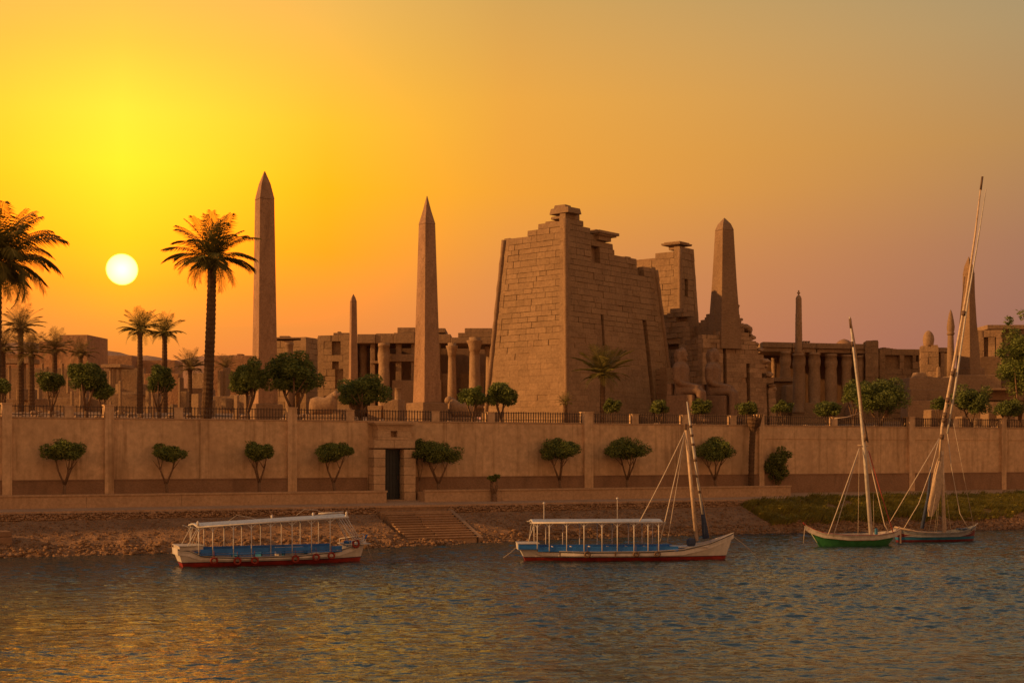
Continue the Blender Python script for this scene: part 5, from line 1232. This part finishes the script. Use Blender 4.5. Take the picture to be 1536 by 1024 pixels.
# --- white felucca with canopy
b2 = Boat('canopied_felucca', 'long white felucca with open canopy and bare mast, moored in the middle', 'boat', 938, 839, R(4))
b2.hm = ['red', 'navy', 'white', 'blue']
def felucca_white():
    b = b2; x0, x1 = b.l(775), b.l(1101); L = x1 - x0
    sheer = [(0, .98), (.06, .92), (.10, .62), (.3, .55), (.6, .56), (.75, .66), (.88, .98), (1, 1.52)]
    hull(b, x0, x1, 2.6, sheer, ['k', -.15, .02, .20, .235, .4, ('s', .10), ('s', .05), ('s', 0)], [0, 0, 0, 1, 2, 2, 1, 2], -.5, 36, (.32, .50), .885, .30, 'blue', .5)
    w = 2.1; xa, xb = b.l(797), b.l(989); zr = 2.16
    posts = [b.l(q, None, -1.02) for q in (806, 824, 850, 876, 903, 926, 951, 972, 988)]
    canopy(b, xa, xb, w, zr, posts, lambda x: interp(sheer, (x - x0) / L) - .02)
    mb = MB(); mb.box((x0 + .62, 0, .82), (1.15, 2.0, .30)); mb.box((x0 + .62, 0, .985), (1.25, 2.06, .03), mi=1); b.add(mb, 'stern_locker', [M['blue'], M['offwhite']], None, False, .02)
    for dx, y in ((.55, -.85), (.75, .85)): b.rope([(x0 + dx, y, .95), (xa + .1, y * 1.1, zr)], .018, 'white', name='stern_stay')
    for y in (-.85, .85):
        mb = MB(); mb.box(((xa + xb) / 2 + .6, y, .58), (xb - xa + .6, .42, .06)); mb.box(((xa + xb) / 2 + .6, y * 1.2, .70), (xb - xa + .6, .05, .22)); b.add(mb, 'bench', M['blue'], None, False, .01)
    for i in range(6):
        mb = MB(); x = xa + 1.2 + i * 1.05; mb.tube([(x, -.5, .35), (x, -.5, .75), (x, .5, .75), (x, .5, .35)], .03, 6); b.add(mb, 'table_frame', M['white'], None, True)
    mb = MB(); mb.box(((x0 + x1) / 2 + 3.6, 0, .74), (2.0, 1.5, .05)); b.add(mb, 'bow_deck', M['offwhite'], None, False, .02)
    # mast, yard and rigging
    m0 = b.l(1045, 811); m1 = b.l(1028.5, 640); mb = MB(); mb.tube([m0, m0.lerp(m1, .5), m1], [.12, .11, .085], 10); mast = b.add(mb, 'mast', M['wood'], None, True)
    mb = MB(); mb.box(tuple(m1 + Vector((0, 0, .0))), (.16, .24, .35)); b.add(mb, 'masthead', M['darkwood'], mast, False, .03)
    y0, y1 = b.l(1054, 771, -.16), b.l(1030.5, 602, -.16); mb = MB(); mb.tube([y0, y0.lerp(y1, .35), y0.lerp(y1, .75), y1], [.06, .085, .08, .03], 8); yd = b.add(mb, 'yard', M['offwhite'], None, True)
    for f in (.2, .34, .48, .62, .70, .78): 
        mb = MB(); c = y0.lerp(y1, f); mb.tube([c - Vector((0, 0, .07)), c + Vector((0, 0, .07))], .105, 8); b.add(mb, 'lashing', M['darkwood'], yd, True)
    s0, s1 = b.l(1059, 807, .1), b.l(1051, 745, .05); mb = MB(); mb.tube([s0, s0.lerp(s1, .4), s1], [.20, .14, .05], 9); b.add(mb, 'furled_sail', M['bluecloth'], None, True)
    top = b.l(1028, 645)
    for (px, py, v, r, m) in ((957, 786, -1.0, .026, 'rope'), (990, 812, -1.0, .028, 'rope'), (1001, 812, -1.0, .016, 'rope'), (991, 808, 1.0, .014, 'rope')): b.rope([top, b.l(px, py, v)], r, m, .12)
    for (px, py, v, r, m) in ((1066, 806, -.8, .022, 'darkwood'), (1062, 806, .7, .018, 'darkwood')): b.rope([b.l(1033, 640), b.l(px, py, v)], r, m, .05)
    b.rope([b.l(1032, 605), b.l(1033, 640)], .02, 'bluecloth')
    b.rope([b.l(1100, 804), b.l(1118, 818), b.l(1137, 836)], .016, name='mooring_rope'); b.rope([b.l(777, 818), b.l(766, 828), b.l(755, 836)], .012, name='mooring_rope')
    for px, py in ((816, 755), (926, 748)):
        base = b.l(px, 783 if px < 900 else 782); tp = b.l(px, py); mb = MB(); mb.tube([Vector((base.x, 0, zr + .1)), tp], [.035, .02] if px < 900 else .018, 6); p_ = b.add(mb, 'flag_pole', M['offwhite'], None, True)
        mb = MB(); mb.lathe(tuple(tp), [(.02, -.02), (.07, .0), (.07, .06), (.02, .09)], 8); b.add(mb, 'pole_cap', M['white'], p_, True)
    for q, sq in ((881, 1.0), (954, .8), (986, .8)): x = b.l(q, None, -1.3); fender(b, x, -1.33, .40, .14, sq, 'darkwood')
    for q in (840, 923): x = b.l(q, None, -1.3); mb = MB(); mb.box((x, -1.32, .42), (.07, .06, .26)); b.add(mb, 'rubbing_block', M['darkwood'], None, False, .01)
    mb = MB(); mb.box((b.l(1036), -.1, .98), (.5, .4, .45), .3); b.add(mb, 'cloth_bundle', M['bluecloth'], None, False, .14)
felucca_white()

# --- green felucca
b3 = Boat('felucca', 'green hulled felucca with tall bare leaning mast, left of the two small feluccas', 'boat', 1283, 818, R(14))
M['brightred'] = plain_mat('bright_red_stripe', (.48, .03, .02), .45, .2, 3, .05)
b3.hm = ['green', 'brightred', 'offwhite', 'offwhite']
def felucca_green():
    b = b3; x0, x1 = b.l(1207), b.l(1351); L = x1 - x0
    sheer = [(0, 1.44), (.07, 1.14), (.16, .92), (.4, .76), (.7, .76), (.9, .90), (1, 1.06)]
    hull(b, x0, x1, 1.9, sheer, ['k', -.1, .02, .2, ('s', .385), ('s', .275), ('s', .035), ('s', 0)], [0, 0, 0, 0, 1, 2, 1, 3], -.5, 30, (.55, .62), .60, .38, 'offwhite', .05)
    mb = MB()
    for dx in (.3, .62): mb.box((x0 + L * dx, 0, .62), (.22, 1.35, .04))
    b.add(mb, 'thwart', M['wood'], None, False, .01)
    mb = MB(); mb.tube([(x0 + .05, 0, 1.36), (x0 - .12, 0, 1.56)], [.05, .03], 8); b.add(mb, 'bow_post', M['red'], None, True)
    m0, m1 = b.l(1307, 808), b.l(1296, 668); top = b.l(1274.5, 475); mid = b.l(1290, 600); mb = MB(); mb.tube([m0, m1, mid, b.l(1283, 545), top], [.14, .12, .105, .09, .045], 10); mast = b.add(mb, 'mast', M['offwhite'], None, True)
    y0, y1 = b.l(1302, 663, -.14), b.l(1275.5, 476, -.1); mb = MB(); mb.tube([y0, b.l(1294, 620, -.16), b.l(1284, 525, -.13), y1], [.05, .05, .04, .03], 7); yd = b.add(mb, 'yard', M['darkwood'], None, True)
    mb = MB(); mb.tube([b.l(1275, 478), b.l(1276.5, 492)], .09, 8); mb.tube([b.l(1278, 512), b.l(1279.5, 520)], .085, 8); b.add(mb, 'mast_band', M['darkwood'], mast, True)
    mb = MB(); mb.tube([b.l(1298, 650, -.2), b.l(1299, 661, -.2)], [.09, .13], 8); b.add(mb, 'pulley_block', M['darkwood'], mast, True)
    mb = MB(); mb.tube([b.l(1252, 627.5, -.1), b.l(1270, 625.5, -.1), b.l(1290, 619, -.1)], [.035, .03, .02], 6); b.add(mb, 'loose_spar', M['wood'], None, True)
    mb = MB(); c = b.l(1293.5, 668); mb.tube([c + Vector((-.32, 0, .02)), c + Vector((.42, 0, -.02))], .035, 6); b.add(mb, 'spreader', M['wood'], mast, True)
    L1, R1 = b.l(1289, 672), b.l(1301, 676)
    for (px, py, v, r) in ((1242, 802, -.8, .03), (1250, 804, -.8, .024), (1287, 802, .7, .012)): b.rope([L1, b.l(px, py, v)], r, 'rope', .05)
    b.rope([R1, b.l(1327, 787, -.5), b.l(1334, 799, -.6)], .03); b.rope([b.l(1303, 676), b.l(1320, 735, -.3), b.l(1340, 799, -.5)], .035, 'redrope'); b.rope([b.l(1310, 740, 0), b.l(1311, 800, .6)], .012)
    b.rope([b.l(1207, 792), b.l(1205, 815)], .016, name='mooring_rope'); b.rope([b.l(1217, 800, -.1), b.l(1226, 814, -.7)], .014, name='mooring_rope')
    mb = MB(); mb.box((b.l(1312), -.2, .92), (.18, .18, .4)); b.add(mb, 'water_can', M['teal'], None, False, .05)
    mb = MB(); mb.tube([(x1 - .5, 0, .8), (x1 - .05, 0, 1.2)], .045, 8); mb.box((x1 - .02, 0, .55), (.12, .05, .9)); b.add(mb, 'rudder', M['wood'], None, False, .01)
felucca_green()

# --- dark striped felucca
b4 = Boat('felucca', 'dark red and blue striped felucca with furled tan sail and very tall leaning yard', 'boat', 1405, 811.5, R(14))
M['bulwark'] = plain_mat('grey_bulwark_paint', (.24, .26, .29), .55, .2, 3, .1)
b4.hm = ['maroon', 'teal', 'offwhite', 'bulwark']
def felucca_dark():
    b = b4; x0, x1 = b.l(1342), b.l(1464); L = x1 - x0
    sheer = [(0, .92), (.12, .74), (.4, .62), (.7, .66), (.88, .84), (1, 1.08)]
    hull(b, x0, x1, 1.75, sheer, ['k', -.1, .02, .15, .34, ('s', .24), ('s', .21), ('s', .03), ('s', 0)], [0, 0, 0, 1, 0, 2, 3, 3], -.5, 30, (.5, .60), .90, .34, 'darkwood', .2)
    mb = MB(); mb.tube([b.l(1342, 790, -.3), b.l(1375, 797, -.4), b.l(1412, 799, -.4)], .06, 8); b.add(mb, 'boom', M['wood'], None, True)
    m0, m1 = b.l(1416.5, 806), b.l(1413, 676); mb = MB(); mb.tube([m0, m0.lerp(m1, .5), m1], [.13, .12, .09], 10); mast = b.add(mb, 'mast', M['wood'], None, True)
    # the long lateen yard: two spars lashed together, leaning right
    pts = [b.l(1409, 690, -.15), b.l(1413, 640, -.15), b.l(1428, 560, -.15), b.l(1450, 440, -.15), b.l(1463, 350, -.15), b.l(1473, 266, -.15)]
    mb = MB(); mb.tube(pts, [.08, .10, .10, .085, .07, .05], 8); yd = b.add(mb, 'yard', M['wood'], None, True)
    mb = MB(); mb.tube([b.l(1471, 285, -.15), b.l(1473.6, 265, -.15)], .075, 8); b.add(mb, 'yard_tip', M['darkwood'], yd, True)
    pts2 = [b.l(1421, 650, -.3), b.l(1433, 580, -.3), b.l(1452, 450, -.3), b.l(1467, 360, -.3), b.l(1479, 284, -.3)]
    mb = MB(); mb.tube(pts2, [.07, .075, .06, .05, .03], 8); b.add(mb, 'spar', M['offwhite'], None, True)
    pts3 = [b.l(1423, 640, .1), b.l(1431, 590, .1), b.l(1440, 480, .1), b.l(1447, 415, .1)]; b.rope(pts3, .03, 'darkwood')
    for q in (630, 622, 600, 655, 560, 470): 
        f = [p for p in pts]; x = interp([(266, 1473), (350, 1463), (440, 1450), (560, 1428), (640, 1413), (690, 1409)], q); c = b.l(x + 1, q, -.2); mb = MB(); mb.tube([c - Vector((.02, 0, .16)), c + Vector((.03, 0, .16))], .14, 8); b.add(mb, 'lashing', M['darkwood'], yd, True)
    # furled sail hanging beside the mast
    V = []; mb = MB(); rows_ = 16; n = 14
    for i in range(rows_ + 1):
        f = i / rows_; c = b.l(1412.5 - 17 * f, 682 + 92 * f, -.05); w = .07 + .33 * math.sin(math.pi * min(1, f * .75 + .08)) * (1 - .5 * sstep(.85, 1, f))
        for j in range(n):
            a = 2 * math.pi * j / n; rr_ = w * (1 + .22 * math.sin(3.0 * a + f * 4) + .1 * math.sin(7 * a)); V.append((c.x + rr_ * math.cos(a), c.y + rr_ * .6 * math.sin(a), c.z))
    mb.add(V, [(i * n + j, i * n + (j + 1) % n, (i + 1) * n + (j + 1) % n, (i + 1) * n + j) for i in range(rows_) for j in range(n)]); b.add(mb, 'furled_sail', M['sail'], None, True)
    mb = MB(); mb.tube([b.l(1396, 700, .1), b.l(1392, 745, .1), b.l(1383, 792, .1)], [.04, .10, .13], 8); b.add(mb, 'furled_sail', M['bluecloth'], None, True)
    top = b.l(1409, 657)
    b.rope([top, b.l(1372, 720, 0), b.l(1334, 784, 0)], .026); b.rope([top, b.l(1398, 700, -.2), b.l(1378, 755, -.4), b.l(1356, 792, -.5)], .026)
    b.rope([b.l(1421, 648), b.l(1427, 700, -.3), b.l(1440, 770, -.4), b.l(1454, 795, -.3)], .026); b.rope([b.l(1430, 634), b.l(1446, 715, 0), b.l(1461, 791, 0)], .012)
    for (px, v) in ((1402, .5), (1405, .6), (1393, -.6), (1420, .6), (1427, .5)): b.rope([b.l(1413, 690), b.l(px, 798, v)], .010)
    mb = MB(); mb.tube([(x1 - .1, 0, 1.0), (x1 + .14, 0, 1.22)], [.05, .03], 8); b.add(mb, 'bow_post', M['offwhite'], None, True)
    mb = MB(); mb.box((x0 + L * .85, 0, .80), (.8, .8, .12)); b.add(mb, 'bow_hatch', M['navy'], None, False, .03)
felucca_dark()
